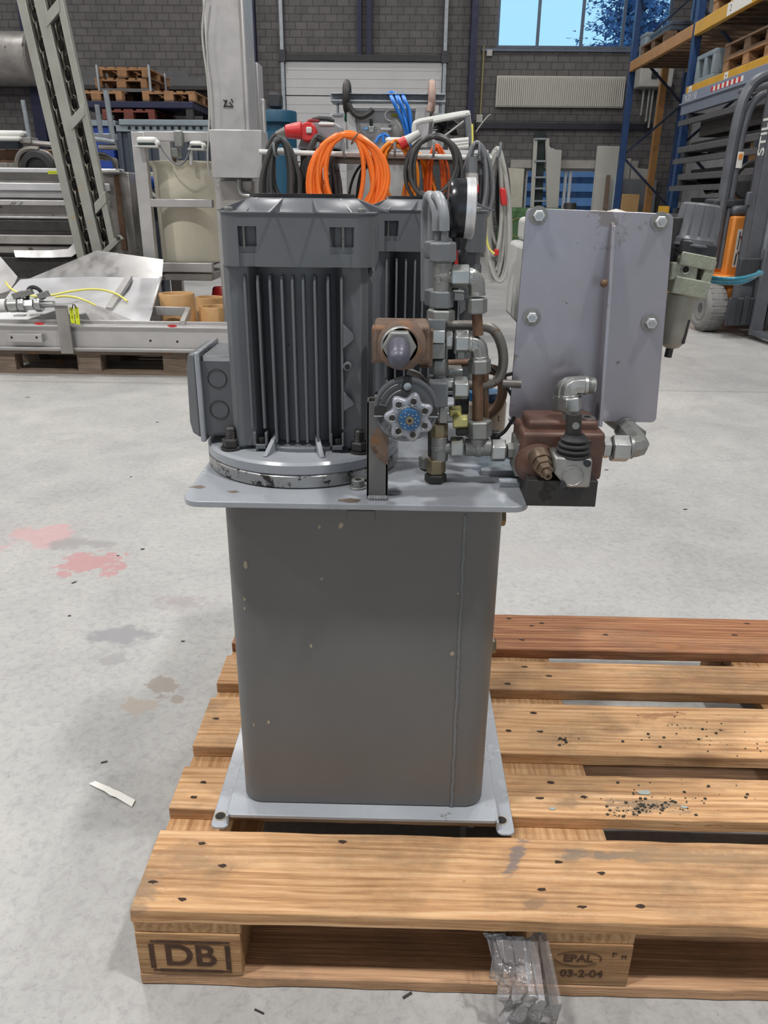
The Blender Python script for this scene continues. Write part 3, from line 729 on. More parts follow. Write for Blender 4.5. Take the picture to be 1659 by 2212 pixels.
# tank, lid, foot frame
TX0, TX1, TY0, TY1 = .118, .484, .178, .77
m_ = MB(); m_.prism(rrect(TX0, TY0, TX1, TY1, .03, .166, 10), (0, 0, ZL-.006-.166)); tank = m_.build('tank', 'grey_paint', HU, .0015)
ws = [P(1005+(975-1005)*t+random.uniform(-1.2, 1.2), 1112+(1750-1112)*t, TY0-.0002) for t in [i/60 for i in range(61)]]
MB().tube(ws, lambda t: .0014+.0010*math.sin(t*97)**2, 6).build('weld_seam', 'grey_paint_dull', tank)
mat('primer_chip', (162, 150, 130), .6, 0, .2, 60)
rr = random.Random(21)
for px, py, s in ((533, 1217, .006), (530, 1290, .0035), (690, 1139, .003), (736, 1135, .0042), (695, 1250, .0022), (672, 1395, .003), (977, 1413, .0035), (1042, 1232, .004), (1048, 1300, .003), (550, 1560, .003), (580, 1560, .003), (530, 1310, .003), (989, 1282, .0022)):
    p = P(px, py, TY0-.0001) if px < 1035 else V((P(px, py, TY0+.01).x, TY0+.009, P(px, py, TY0+.01).z))
    if p.x < TX0+.03:                              # on the rounded corner
        p = P(px, py, TY0+.006); d = min(TX0+.03-p.x, .029); yo = TY0+.03-math.sqrt(.03**2-d*d); n_ = V((-d/.03, -(TY0+.03-yo)/.03, 0)); t_ = V((-n_.y, n_.x, 0)); c0 = V((p.x, yo, p.z))+n_*.0001
        MB().prism([c0+t_*(math.cos(a)*s*rr.uniform(.4, 1)*.7)+V((0, 0, math.sin(a)*s*rr.uniform(.6, 1.5))) for a in [q*.9 for q in range(7)]], n_*.0004).build('paint_chip', 'primer_chip', tank); continue
    if px >= 1035: continue
    MB().prism([V((p.x+math.cos(a)*s*rr.uniform(.4, 1), p.y, p.z+math.sin(a)*s*rr.uniform(.5, 1.3))) for a in [q*.9 for q in range(7)]], (0, -.0003, 0)).build('paint_chip', 'primer_chip', tank)
p = P(780, 1112, TY0-.001); MB().box((p.x-.018, TY0-.0015, p.z-.008), (p.x+.018, TY0+.002, p.z+.006)).build('lug', 'grey_paint', tank, .001)
for px, py in ((1088, 1118), (1068, 1395)):
    p = P(px, py, .235); q = V((TX1-.002, .235, p.z))
    g = MB().hexn(q, q+V((.011, 0, 0)), .0115); g.cyl(q, q+V((.005, 0, 0)), .014); g.build('drain_plug', 'brass', tank)
lid = MB().prism(rrect(.079, .137, .508, .812, .022, ZL-.008, 6), (0, 0, .008)).build('lid', 'grey_paint_lit', HU, .0012)
for px, py in ((1060, 1034), (1095, 1040)):
    p = at(px, py, Z=ZL)
MB().box((.478, .205, ZL), (.53, .222, ZL+.0075)).build('weld_tab', 'grey_paint_lit', lid, .001)
MB().box((.458, .25, ZL), (.52, .268, ZL+.0075)).build('weld_tab', 'grey_paint_lit', lid, .001)
p = at(773, 1056, Z=ZL); g = MB().cyl((p.x, p.y+.006, ZL), (p.x, p.y+.006, ZL+.011), .0085, n=20); g.cyl((p.x, p.y+.006, ZL), (p.x, p.y+.006, ZL+.0022), .012)
g.build('socket_screw', 'zinc_dull', lid, .0008); MB().hexn((p.x, p.y+.006, ZL+.0105), (p.x, p.y+.006, ZL+.0114), .0045).build('screw_socket', 'dark_inside', lid)
for px, py, s in ((752, 1081, .016), (430, 1052, .012), (505, 1062, .008)):
    p = at(px, py, Z=ZL); rr = random.Random(px)
    MB().prism([V((p.x+math.cos(a)*s*rr.uniform(.5, 1.3), p.y+math.sin(a)*s*.5*rr.uniform(.4, 1.2), ZL)) for a in [q*.7 for q in range(9)]], (0, 0, .0003)).build('chipped_paint', mat('chip_bare%d' % px, (108, 96, 86), .6, .2, .35, 60), lid)
fm = MB()
fm.prism(rrect(.098, .152, .505, .79, .008, .1585, 3), (0, 0, .0065))
ff = fm.build('base_plate', 'grey_paint_lit', HU, .0012)
for x0, x1, xw in ((.0745, .101, .098), (.5025, .529, .5015)):
    g = MB(); g.prism(rrect(x0, .1435, x1, .79, .009, .1442, 4), (0, 0, .004))
    g.box((xw, .15, .1475), (xw+.0035, .785, .164))
    g.build('foot_rail', 'grey_paint_lit', HU, .001)
for px, py in ((476, 1763), (1083, 1772)):
    p = at(px, py, Z=.1484); g = MB().cyl((p.x, p.y, .1481), (p.x, p.y, .1487), .0075, n=24); g.build('bolt_hole', 'dark_inside', HU)
    MB().tube([V((p.x+.0085*math.cos(a), p.y+.0085*math.sin(a), .1484)) for a in [2*PI*i/24 for i in range(24)]], .0010, 6, True).build('worn_ring', 'primer_chip', HU)
g = MB(); g.box((.15, .79, .1442), (.45, .798, .1585)); g.box((.128, .3, .144), (.136, .33, .1585)); g.box((.455, .2, .06), (.463, .23, .1585)); g.build('cross_brace', 'grey_paint', HU)

def motor(name):
    mh = None
    cf = V((.211, .319)); cb_ = V((.216, .319)); cc = V((.2205, .319))
    # ribbed housing: round core with fins standing out on the four sides
    g = MB(); zb, zt = .714, .944
    g.cyl((cb_.x, cb_.y, .705), (cb_.x, cb_.y, .95), .079, n=40)
    g.lathe((cb_.x, cb_.y, .705), (0, 0, 1), [(.096, 0), (.094, .01), (.082, .016)], 40)
    # corner pads
    for sx_ in (-1, 1):
        for sy_ in (-1, 1):
            x, y = cb_.x+sx_*.069, cb_.y+sy_*.066
            g.prism([(x-sx_*.012, y+sy_*.015, zb), (x+sx_*.012, y+sy_*.018, zb), (x+sx_*.02, y+sy_*.008, zb), (x+sx_*.018, y-sy_*.02, zb), (x-sx_*.03, y-sy_*.02, zb)], (0, 0, zt-zb))
    mh = g.build(name, 'grey_paint_motor', HU, .0012)
    fx = (-.061, -.045, -.030, -.0155, -.0025, .0105, .0245, .0405, .0570)
    for sy_ in (-1, 1):
        g = MB()
        for i, x in enumerate(fx):
            yo = cb_.y+sy_*(.088+.004*math.cos(x*20)); yi = cb_.y+sy_*.05
            z1_ = zt-.012; z0_ = zb+(.004 if abs(x) < .045 else .022)
            a, b = min(yo, yi), max(yo, yi)
            g.prism([V((cb_.x+x-.0016, yi, z0_)), V((cb_.x+x-.0016, yo, z0_+.004)), V((cb_.x+x-.0016, yo, z1_-.012)), V((cb_.x+x-.0016, yo-sy_*.004, z1_)), V((cb_.x+x-.0016, yi, z1_))], (.0032, 0, 0))
        g.build('cooling_fins', 'grey_paint_motor', mh, .0008)
    for sx_ in (-1, 1):
        g = MB()
        for y in (-.045, -.032, -.019, -.006, .007, .02, .033, .046):
            xo = cb_.x+sx_*.0945; xi = cb_.x+sx_*.05; yy = cb_.y+y-.0016
            g.prism([V((xi, yy, zb+.01)), V((xo, yy, zb+.014)), V((xo, yy, zt-.026)), V((xo-sx_*.006, yy, zt-.012)), V((xi, yy, zt-.012))], (0, .0032, 0))
        g.build('cooling_fins', 'grey_paint_motor', mh, .0008)
    # bosses on the pad right of the fins
    g = MB(); xp = cb_.x+.0645; yp = cb_.y-.0825
    for z0_, z1_ in ((.845, .875), (.765, .79)):
        g.prism([V((xp-.006, yp, z0_)), V((xp+.008, yp-.001, (z0_+z1_)/2-.003)), V((xp+.006, yp, z1_-.012)), V((xp-.006, yp, z1_))], (0, -.0085, 0))
    g.cyl((xp-.001, yp+.004, .8225), (xp-.001, yp-.0085, .8225), .0055, n=14)
    g.box((xp-.009, yp-.006, .76), (xp-.0065, yp+.002, .90))
    g.build('pad_bosses', 'grey_paint_motor', mh, .0006)
    MB().cyl((xp-.001, yp-.0086, .8225), (xp-.001, yp-.009, .8225), .0032, n=12).build('threaded_hole', 'dark_inside', mh)
    # end-shield clamp lugs with screws at the foot of the fins
    for x in (-.051, .0495):
        g = MB(); g.box((cb_.x+x-.009, cb_.y-.0925, .713), (cb_.x+x+.009, cb_.y-.06, .719)); g.box((cb_.x+x-.009, cb_.y-.0925, .713), (cb_.x+x-.006, cb_.y-.06, .735)); g.box((cb_.x+x+.006, cb_.y-.0925, .713), (cb_.x+x+.009, cb_.y-.06, .735))
        g.build('clamp_lug', 'grey_paint_motor', mh, .0008)
        MB().hexn((cb_.x+x, cb_.y-.085, .719), (cb_.x+x, cb_.y-.085, .727), .0048).build('hex_screw', 'dark_steel', mh)
    # flange and the machined spacer below it
    MB().lathe((cf.x, cf.y, ZL), (0, 0, 1), [(.132, 0), (.1345, .002), (.1345, .0165), (.133, .018)], 72).build('spacer_ring', 'machined_steel', mh)
    MB().lathe((cf.x, cf.y, ZL+.018), (0, 0, 1), [(.1325, 0), (.1345, .002), (.1345, .013), (.131, .0165), (.09, .019), (.06, .019)], 72).build('flange', 'grey_paint_lit', mh)
    g = MB()
    for a in (-2.35, -.8, 2.35, .8, -1.25, -1.9):
        d = V((math.cos(a), math.sin(a), 0)); s_ = V((-d.y, d.x, 0))*.003
        c0 = V((cf.x, cf.y, .709))
        g.prism([c0+d*.085-s_, c0+d*.118-s_, c0+d*.085-s_+V((0, 0, .022))], s_*2)
    g.build('flange_ribs', 'grey_paint_lit', mh, .0006)
    for a in (-2.42, -.78, 2.36, .8):
        c0 = V((cf.x+math.cos(a)*.1165, cf.y+math.sin(a)*.1165, .7085))
        g = MB().cyl(c0, c0+V((0, 0, .0025)), .0145, n=24); g.hexn(c0+V((0, 0, .0025)), c0+V((0, 0, .0145)), .0125, a)
        b = g.build('flange_nut', 'dark_steel', mh)
        pr = [(.0072, 0)]
        for i in range(7): pr += [(.0075, .0145+i*.0022), (.0066, .0156+i*.0022)]
        MB().lathe(c0, (0, 0, 1), pr+[(.005, .0305)], 16).build('stud_thread', 'dark_steel', mh)
    # fan cover with screw pockets
    hw = .093
    def outline(notch):
        c = .022; o = []
        for q in range(4):
            R_ = Matrix.Rotation(q*PI/2, 3, 'Z'); s = []
            s.append((-hw+c, -hw))
            if notch: s += [(-hw+.0235, -hw), (-hw+.0235, -hw+notch), (-hw+.042, -hw+notch), (-hw+.046, -hw)]
            if notch: s += [(hw-.054, -hw), (hw-.048, -hw+notch), (hw-.028, -hw+notch), (hw-.0245, -hw)]
            s.append((hw-c, -hw))
            for k_ in range(1, 4):
                t = PI/2*k_/4; s.append((hw-c+c*math.sin(t), -hw+c-c*math.cos(t)))
            o += [R_ @ V((x, y, 0)) for x, y in s]
        return [V((p.x+cc.x, p.y+cc.y, 0)) for p in o]
    g = MB(); z0_ = .942
    for nt_, a, b in ((.003, z0_, .957), (.006, .957, .965), (.012, .965, .9875), (0, .9875, 1.0015)):
        g.prism([p+V((0, 0, a)) for p in outline(nt_)], (0, 0, b-a))
    fc = g.build('fan_cover', 'grey_paint_motor', mh)
    g = MB(); g.prism([V((cc.x+(p.x-cc.x)*1.012, cc.y+(p.y-cc.y)*1.012, 1.0015)) for p in outline(0)], (0, 0, .0022)); 
    g.lathe((cc.x, cc.y, 1.003), (0, 0, 1), [(.089, 0), (.086, .004), (.074, .0135), (.068, .016), (.05, .016)], 56)
    for q in range(12):
        a = q*PI/6+.26; d = V((math.cos(a), math.sin(a), 0)); s_ = V((-d.y, d.x, 0))*.0014; c0 = V((cc.x, cc.y, 1.0035))
        L = .112 if q % 3 in (0, 2) else .091
        g.prism([c0+d*.07-s_, c0+d*L-s_, c0+d*.07-s_+V((0, 0, .0155))], s_*2)
    g.build('fan_dome', 'grey_plastic', mh, .0004)
    MB().lathe((cc.x, cc.y, 1.0185), (0, 0, 1), [(.065, 0), (.0655, .005), (.063, .0052)], 48).build('dome_rim', 'black_plastic', mh)
    for sx_, sy_, dx in ((-1, -1, .029), (1, -1, .038), (-1, 1, .029), (1, 1, .038)):
        x, y = cc.x+sx_*(hw-(.012 if sy_ < 0 and sx_ < 0 else .016)), cc.y+sy_*(hw-.012)
        MB().hexn((x, y, 1.003), (x, y, 1.0085), .0052).build('cover_screw', 'zinc_dull', mh)
        x2, y2 = cc.x+sx_*(hw-dx), cc.y+sy_*(hw-.008)
        MB().cyl((x2, y2, .962), (x2, y2, .99), .0022, n=10).build('pocket_screw', 'zinc_dull', mh)
    # terminal box on the side
    yb0, yb1 = .262, .37
    g = MB(); g.prism([V((.128, yb0+.003, .722)), V((.128, yb0+.003, .82)), V((.1255, yb0+.008, .826)), V((.1255, yb1, .826)), V((.128, yb1, .716)), V((.128, yb0+.01, .716))], (-.047, 0, 0))
    tb = g.build('terminal_box', 'grey_paint_motor', mh, .002)
    g = MB(); g.box((.078, yb0-.003, .711), (.085, yb1+.004, .832)); g.build('box_gasket_rim', 'grey_paint_lit', mh, .002)
    g = MB(); g.prism([V((.078, yb0-.001, .716)), V((.078, yb0-.001, .829)), V((.068, yb0+.003, .8285)), V((.063, yb0+.012, .812)), V((.061, yb0+.012, .735)), V((.066, yb0+.003, .722))], (0, yb1-yb0, 0))
    g.build('box_cover', 'grey_paint_motor', mh, .0025)
    for z in (.797, .755):
        for rr_, th in ((.0125, .0003),):
            MB().tube([V((.105+.0122*math.cos(a), yb0+.0028, z+.0122*math.sin(a))) for a in [2*PI*i/28 for i in range(28)]], .0007, 6, True).build('knockout_ring', 'dark_steel', mh)
    return mh
M1 = motor('electric_motor')
M2 = copy_tree(M1, HU); M2.location = V((.167, .319, 0))
# nameplate edge on the side of the first motor
MB().box((.122, .29, .86), (.1235, .35, .925)).build('name_plate', 'machined_steel', M1)
# ------------------------------------------------------------------ valves, fittings and pipework of the unit
YC = .223
def nutp(name, a, b, Y, hp, m='zinc', parent=None, rot=.5, Yb=None, lab=None):
    p, q = P(*a, Y), P(*b, Y if Yb is None else Yb); r = hp*mpp(p)
    o = MB().hexn(p, q, r, rot).build(name, m, parent or HU, .0006)
    if lab: o['label'] = lab
    return o
def rodp(name, pts, Y, rp, m, parent=None, n=12, sm=8, ys=None):
    w = [P(x, y, (ys[i] if ys else Y)) for i, (x, y) in enumerate(pts)]; r = rp*mpp(w[0])
    return MB().tube(smooth_pts(w, sm) if sm else w, r, n).build(name, m, parent or HU)
def elbow(name, a, c, b, Y, rp, m='zinc', ys=None):
    ys = ys or (Y, Y, Y); A, C_, B = P(*a, ys[0]), P(*c, ys[1]), P(*b, ys[2]); r = rp*mpp(C_)
    u, v = (A-C_), (B-C_); R = min(r*.95, u.length*.9, v.length*.9)
    pts = [A]+[C_+u.normalized()*R*(1-t)**2+v.normalized()*R*t**2 for t in (0, .25, .5, .75, 1)]+[B]
    g = MB().tube(pts, r, 8)
    for e, d in ((A, u), (B, v)):
        d = d.normalized(); g.cyl(e-d*.004, e, r*1.06, n=16)
    return g.build(name, m, HU, .0012)
def boxp(name, x0, y0, x1, y1, Y0, Y1, m, parent=None, bev=.001):
    a, b = P(x0, y0, Y0), P(x1, y1, Y0)
    return MB().box((min(a.x, b.x), Y0, min(a.z, b.z)), (max(a.x, b.x), Y1, max(a.z, b.z))).build(name, m, parent or HU, bev)
# column of fittings under the hoses
nutp('hex_nut', (957, 523), (957, 566), YC, 29, 'grey_paint_dull'); nutp('hex_nut', (941, 520), (941, 558), YC+.05, 25, 'grey_paint_dull')
g = MB(); a, b = P(957, 566, YC), P(955, 630, YC); r = 20*mpp(a); g.cyl(a, b, r, n=12); c0 = P(957, 598, YC); g.cyl(c0, P(978, 598, YC), r*.86, n=12); g.sphere(c0, r*1.08)
tee = g.build('tee_fitting', 'zinc_dull', HU, .0008)
text('stamp', 'S', P(948, 606, YC-.0135), (1, 0, 0), (0, 0, 1), .007, 'ink_grey', tee, .0004)
nutp('hex_nut', (974, 597), (1014, 597), YC, 25, 'zinc')
el = elbow('elbow_fitting', (1012, 598), (1030, 600), (1030, 638), YC, 18, 'zinc')
for s_, px, py, sz in (('6', 1011, 599, .0055), ('69', 1023, 602, .005)): text('stamp', s_, P(px, py, YC-.0112), (1, 0, 0), (0, 0, 1), sz, 'ink_grey', el, .0004)
dm = MB(); c0 = P(1023, 602, YC-.0110); dm.tube([c0+V((.0052*math.cos(a), 0, .0052*math.sin(a))) for a in (0, PI/2, PI, 1.5*PI)], .0004, 5, True); dm.build('stamp_frame', 'ink_grey', el)
nutp('hex_nut', (1029, 643), (1029, 677), YC, 24, 'zinc_dull')
rodp('pipe', [(1030, 677), (1033, 724)], YC, 11.5, 'rust_pipe', sm=0)
nutp('hex_nut', (955, 628), (954, 665), YC, 26, 'grey_paint_dull'); nutp('hex_nut', (940, 624), (940, 660), YC+.05, 24, 'grey_paint_dull')
a = P(972, 613, YC-.004)
nutp('hex_nut', (953, 668), (952, 693), YC, 31, 'zinc_dull'); boxp('manifold_block', 925, 690, 962, 716, YC-.016, YC+.03, 'grey_paint_dull')
boxp('link_block', 981, 632, 1004, 650, YC, YC+.03, 'zinc_dull')
# second run
boxp('manifold_block', 923, 714, 961, 742, YC-.022, YC+.02, 'zinc'); boxp('manifold_block', 932, 742, 961, 776, YC-.018, YC+.02, 'zinc_dull')
nutp('hex_nut', (962, 735), (978, 735), YC, 20, 'zinc'); nutp('hex_nut', (981, 739), (1013, 739), YC, 26, 'zinc')
boxp('nut_corner', 988, 760, 1004, 776, YC-.006, YC+.01, 'zinc_dull')
el = elbow('elbow_fitting', (1012, 742), (1035, 742), (1036, 776), YC, 19, 'zinc')
text('stamp', '6', P(1024, 742, YC-.0122), (1, 0, 0), (0, 0, 1), .006, 'ink_grey', el, .0004); text('stamp', 'EI', P(1037, 745, YC-.0122), (1, 0, -.7), (.7, 0, 1), .006, 'ink_grey', el, .0004)
nutp('hex_nut', (1036, 775), (1036, 806), YC, 25, 'zinc_dull')
rodp('pipe', [(1032, 806), (1032, 912)], YC, 12, 'rust_pipe', sm=0); rodp('pipe', [(1047, 790), (1047, 912)], YC+.03, 9, 'rust_pipe', sm=0)
nutp('hex_nut', (948, 775), (948, 808), YC, 21, 'zinc_dull'); rodp('pipe', [(950, 806), (950, 828)], YC, 14, 'zinc_dull', sm=0)
boxp('valve_body', 926, 826, 967, 882, YC-.03, YC+.025, 'grey_paint_dull', bev=.003); boxp('spacer_block', 950, 880, 966, 915, YC-.015, YC+.015, 'zinc_dull')
nutp('hex_nut', (949, 913), (949, 945), YC, 19, 'brass')
nutp('hex_nut', (956, 828), (980, 828), YC-.004, 12, 'zinc'); nutp('hex_nut', (979, 838), (1012, 838), YC-.004, 25, 'zinc'); boxp('spacer_block', 969, 798, 999, 820, YC+.02, YC+.05, 'zinc')
nutp('hex_nut', (970, 890), (997, 888), YC+.01, 13, 'yellow_zinc'); nutp('hex_nut', (978, 912), (1010, 910), YC-.004, 15, 'yellow_zinc', lab='yellowish zinc plated nut'); nutp('hex_nut', (985, 930), (1010, 930), YC, 12, 'dark_steel')
boxp('spacer_block', 985, 845, 1012, 895, YC+.03, YC+.06, 'dark_steel')
# bottom run
nutp('hex_nut', (1034, 907), (1034, 944), YC, 29, 'zinc_dull')
g = MB(); a, b, c0 = P(1004, 966, YC), P(1060, 966, YC), P(1033, 944, YC); r = 21*mpp(a); g.cyl(a, b, r*.92, n=12); g.cyl(c0, P(1033, 975, YC), r, n=12); g.sphere(P(1033, 966, YC), r*1.04)
t2 = g.build('tee_fitting', 'zinc_dull', HU, .0008)
for s_, px in (('S', 1024), ('E', 1041)): text('stamp', s_, P(px, 972, YC-.0142), (1, 0, 0), (0, 0, 1), .007, 'ink_grey', t2, .0004)
nutp('hex_nut', (972, 966), (1001, 966), YC, 24, 'zinc'); nutp('hex_nut', (1060, 973), (1092, 973), YC, 25, 'zinc'); nutp('hex_nut', (1095, 974), (1122, 974), YC, 19, 'zinc_dull')
g = MB(); a, b = P(950, 942, YC), P(950, 994, YC); g.cyl(a, b, 18*mpp(a), n=12); g.cyl(P(950, 966, YC), P(974, 966, YC), 15*mpp(a), n=12); g.sphere(P(950, 966, YC), 19*mpp(a))
t2 = g.build('tee_fitting', 'zinc_dull', HU, .0008); text('stamp', 'EI', P(945, 970, YC-.0125), (0, 0, 1), (-1, 0, 0), .007, 'ink_grey', t2, .0004)
nutp('hex_nut', (942, 990), (942, 1022), YC, 21, 'brass'); nutp('hex_nut', (924, 985), (924, 1010), YC+.05, 20, 'zinc_dull')
p = P(941, 1022, YC); MB().hexn((p.x, YC, p.z), (p.x, YC, ZL), 24*mpp(p), .5).build('bulkhead_nut', 'dark_steel', HU, .0008)
rodp('pipe', [(935, 880), (935, 985)], YC+.02, 11, 'dark_steel', sm=0)
# bent pipes behind
rodp('bent_pipe', [(905, 702), (965, 703), (1035, 704), (1066, 713), (1083, 745), (1087, 785), (1076, 818), (1050, 831), (1010, 832)], YC+.03, 11, 'pipe_grey', sm=8)
rodp('bent_pipe', [(905, 787), (965, 785), (1020, 783)], YC+.06, 8, 'rust_pipe', sm=6)
rodp('bent_pipe', [(1030, 905), (1060, 893), (1080, 868), (1086, 835), (1078, 806), (1055, 796)], YC+.07, 11, 'rust_pipe', sm=8)
rodp('bent_pipe', [(880, 802), (905, 812), (925, 840)], YC+.03, 7, 'pipe_grey', sm=6)
rodp('pipe', [(1085, 828), (1125, 830)], YC+.03, 9, 'pipe_grey', sm=0)
rodp('cable', [(1056, 790), (1075, 806), (1092, 830), (1106, 856)], YC+.05, 3.5, 'black_rubber'); rodp('cable', [(1080, 814), (1094, 810), (1112, 806)], YC+.05, 4, 'black_rubber')
rodp('cable', [(1072, 945), (1090, 932), (1104, 912), (1112, 900)], YC+.03, 4, 'black_rubber')
a = P(1043, 932, .34); b = P(1043, 862, .34)
MB().lathe(a, (0, 0, 1), [(.029, 0), (.031, .003), (.031, (b-a).z-.004), (.028, (b-a).z)], 32).build('oil_filter', 'beige_can', HU)
text('filter_text', '032', P(1067, 905, .3125), (1, .35, 0), (0, 0, 1), .012, 'ink_dark', HU, .0004)
MB().cyl(b, b+V((0, 0, .012)), .024, n=28).build('filter_cap', 'label_blue', HU)
boxp('cable_clip', 1062, 935, 1080, 955, .26, .275, 'black_plastic')
# grey sleeved hoses rising behind
for (dx, dY, m) in ((0, 0, 0), (-15, .045, 1)):
    w = [P(960+dx, 498, YC+dY), P(959+dx, 462, YC+dY), P(952+dx, 434, YC+dY+.01), P(945+dx, 424, YC+dY+.035), P(939+dx, 430, YC+dY+.06), P(935+dx, 470, YC+dY+.085), P(934+dx, 560, YC+dY+.09), P(934+dx, 650, YC+dY+.09)]
    MB().tube(smooth_pts(w, 8), .0062+.0004*m, 14).build('sleeved_hose', 'hose_grey', HU)
    rodp('hose_tail', [(962+dx, 492), (960+dx, 528)], YC+dY, 8, 'grey_paint_dull', sm=0)
# pressure gauge seen edge-on
gp_ = P(995, 451, .27); gr = 61*mpp(gp_); xa = P(967, 451, .27).x; xb = P(1003, 451, .27).x; xc = P(1024, 451, .27).x
GA = MB().lathe((xa, .27, gp_.z), (1, 0, -.02), [(gr*.80, 0), (gr*.93, .002), (gr*.99, .006), (gr, .012), (gr, xb-xa)], 48).build('pressure_gauge', 'black_glossy', HU)
MB().lathe((xb, .27, gp_.z), (1, 0, -.02), [(gr*1.02, 0), (gr*1.03, .003), (gr*1.02, .005), (gr*1.03, .006), (gr*1.03, xc-xb-.001), (gr*.96, xc-xb)], 48).build('bezel', 'stainless_bright', GA)
MB().lathe((xc-.0006, .27, gp_.z), (1, 0, -.02), [(gr*.95, 0), (gr*.95, .0008)], 40).build('dial_face', 'paper_white', GA)
g = MB(); a, b = P(994, 505, .27), P(994, 585, .26); g.cyl(a, a.lerp(b, .45), .012, .006, n=16); g.hexn(a.lerp(b, .45), a.lerp(b, .8), .009); g.cyl(a.lerp(b, .8), b, .006, n=12)
g.build('stem', 'black_plastic', GA); rodp('vent_tube', [(985, 540), (986, 572)], .25, 4, 'red_plastic', GA, sm=0)
p = P(992, 455, .27); MB().cyl((p.x, .27-gr*.985, p.z-.006), (p.x, .27-gr*1.004, p.z-.006), .0018, n=10).build('case_hole', 'dark_inside', GA)
# rusty pressure relief valve
RV = boxp('relief_valve', 806, 704, 928, 786, .165, .235, 'rust', bev=.004)
c0 = P(868, 745, .165)
MB().lathe((c0.x, .172, c0.z), (0, -1, 0), [(.0285, 0), (.0285, .012), (.0265, .014), (.0265, .02), (.0235, .022), (.0225, .028)], 40).build('bonnet', 'rust', RV)
MB().lathe((c0.x-.002, .15, c0.z+.002), (0, -1, 0), [(.022, 0), (.022, .004), (.02, .006)], 36).build('retaining_ring', 'zinc_dull', RV)
MB().hexn((c0.x-.003, .147, c0.z+.003), (c0.x-.003, .130, c0.z+.003), .0195, 0).build('lock_nut', 'zinc_dull', RV, .0008)
MB().lathe((c0.x-.0035, .131, c0.z+.003), (0, -1, -.14), [(.0128, 0), (.0128, .022), (.0122, .036), (.0100, .044), (.0055, .048), (.001, .049)], 28).build('adjuster_cap', mat('cap_purple', (78, 78, 90), .4, .1, .15, 40), RV)
boxp('lug', 803, 708, 815, 785, .17, .2, 'rust', RV)
boxp('spring_guard', 926, 714, 934, 792, .19, .235, 'rust', RV)
# welded post that carries the flow control
pa, pb = P(792, 1078, .155), P(838, 870, .155)
px0, px1 = P(792, 1000, .155).x, P(838, 1000, .155).x; zt = P(812, 868, .155).z
g = MB()
for lo, hi in (((px0, .155), (px0+.003, .18)), ((px1-.003, .155), (px1, .18)), ((px0, .155), (px1, .158)), ((px0, .177), (px1, .18))): g.box((lo[0], lo[1], ZL), (hi[0], hi[1], zt))
PO = g.build('support_post', 'grey_paint', HU, .0006)
rr = random.Random(2); g = MB()
for i in range(7): g.sphere((px0+.004+i*.0033, .1535, ZL+.0025), .0034, 8)
g.build('weld_bead', 'weld', PO)
g = MB(); pts = [P(838, 905, .1545)]+[P(838-38*math.sin(PI*t)**.8, 905+100*t, .1545) for t in [i/10 for i in range(1, 10)]]+[P(838, 1005, .1545)]
g.prism([V((min(p.x, px1), .1548, p.z)) for p in pts], (0, -.0004, 0)); g.build('rust_patch', 'rust', PO)
# flow control with star handwheel
c0 = P(877, 886, .15); R = 70*mpp(c0); ax = V((.02, -1, .05)).normalized()
FC = MB().lathe(c0-ax*.03, ax, [(R*.9, 0), (R*.9, .012), (R*.97, .014), (R, .018), (R, .0285), (R*.97, .0302), (R*.90, .0302), (R*.885, .0292), (R*.5, .0292)], 64).build('flow_control_valve', 'grey_paint_motor', HU)
fx_, fz_, _ = (V((1, 0, 0))-ax*ax.x).normalized(), None, None
fz_ = ax.cross(fx_)*-1
if fz_.z < 0: fz_ = -fz_
def onf(u, v, h=0): return c0+fx_*u*R+fz_*v*R+ax*h
g = MB(); g.prism([onf(-.1, .99, .0004), onf(-.1, .66, .0004)]+[onf(.12*math.sin(t)*.9+.03, .66-.1*math.cos(t), .0004) for t in (-1, -.5, 0, .5, 1)]+[onf(.16, .66, .0004), onf(.16, .99, .0004)], ax*.0006)
g.build('keyhole_recess', 'dark_steel', FC); MB().lathe(onf(.03, .74, .0012), ax, [(.005, 0), (.0045, .002), (.001, .0022)], 16).build('recess_screw', 'zinc', FC)  # flat dark patch drawn for the shaded recess
for s_ in (-1, 1):
    MB().prism([onf(s_*.98, .1, .0004), onf(s_*.62, .1, .0004), onf(s_*.62, -.17, .0004), onf(s_*.98, -.17, .0004)], ax*.0006).build('side_slot', 'dark_steel', FC)  # dark patch drawn for the shade in the slot
    MB().prism([onf(s_*.99, -.17, .0004), onf(s_*.72, -.17, .0004), onf(s_*.72, -.21, .0004), onf(s_*.99, -.21, .0004)], ax*.0012).build('slot_edge', 'zinc', FC)
g = MB(); g.tube([onf(math.cos(a)*.84, math.sin(a)*.84, .0006) for a in [PI*(.57+.36*i/12) for i in range(13)]]+[onf(math.cos(a)*.64, math.sin(a)*.64, .0006) for a in [PI*(.93-.36*i/12) for i in range(13)]], .0006, 5, True); g.build('window_edge', 'zinc_dull', FC)
text('scale_digit', '5', onf(-.76, -.31, .001), fz_*-.3+fx_, fz_, .011, 'ink_black', FC, .0003)
for a in (-2.45, -2.2, -1.95, -1.7): MB().prism([onf(math.cos(a)*.82, math.sin(a)*.82, .0004), onf(math.cos(a+.03)*.82, math.sin(a+.03)*.82, .0004), onf(math.cos(a+.03)*.72, math.sin(a+.03)*.72, .0004), onf(math.cos(a)*.72, math.sin(a)*.72, .0004)], ax*.0006).build('scale_mark', 'ink_black', FC)
k0 = P(884, 902, .117); KR = 54*mpp(k0)
out = []
for i in range(84):
    a = 2*PI*i/84+.22; out.append(KR*(.895+.125*math.cos(7*(a-.22-.21))-.0*a))
pt = lambda i, s, h: k0+(fx_*math.cos(2*PI*i/84+.22)+fz_*math.sin(2*PI*i/84+.22))*out[i]*s+ax*h
g = MB(); rings = []
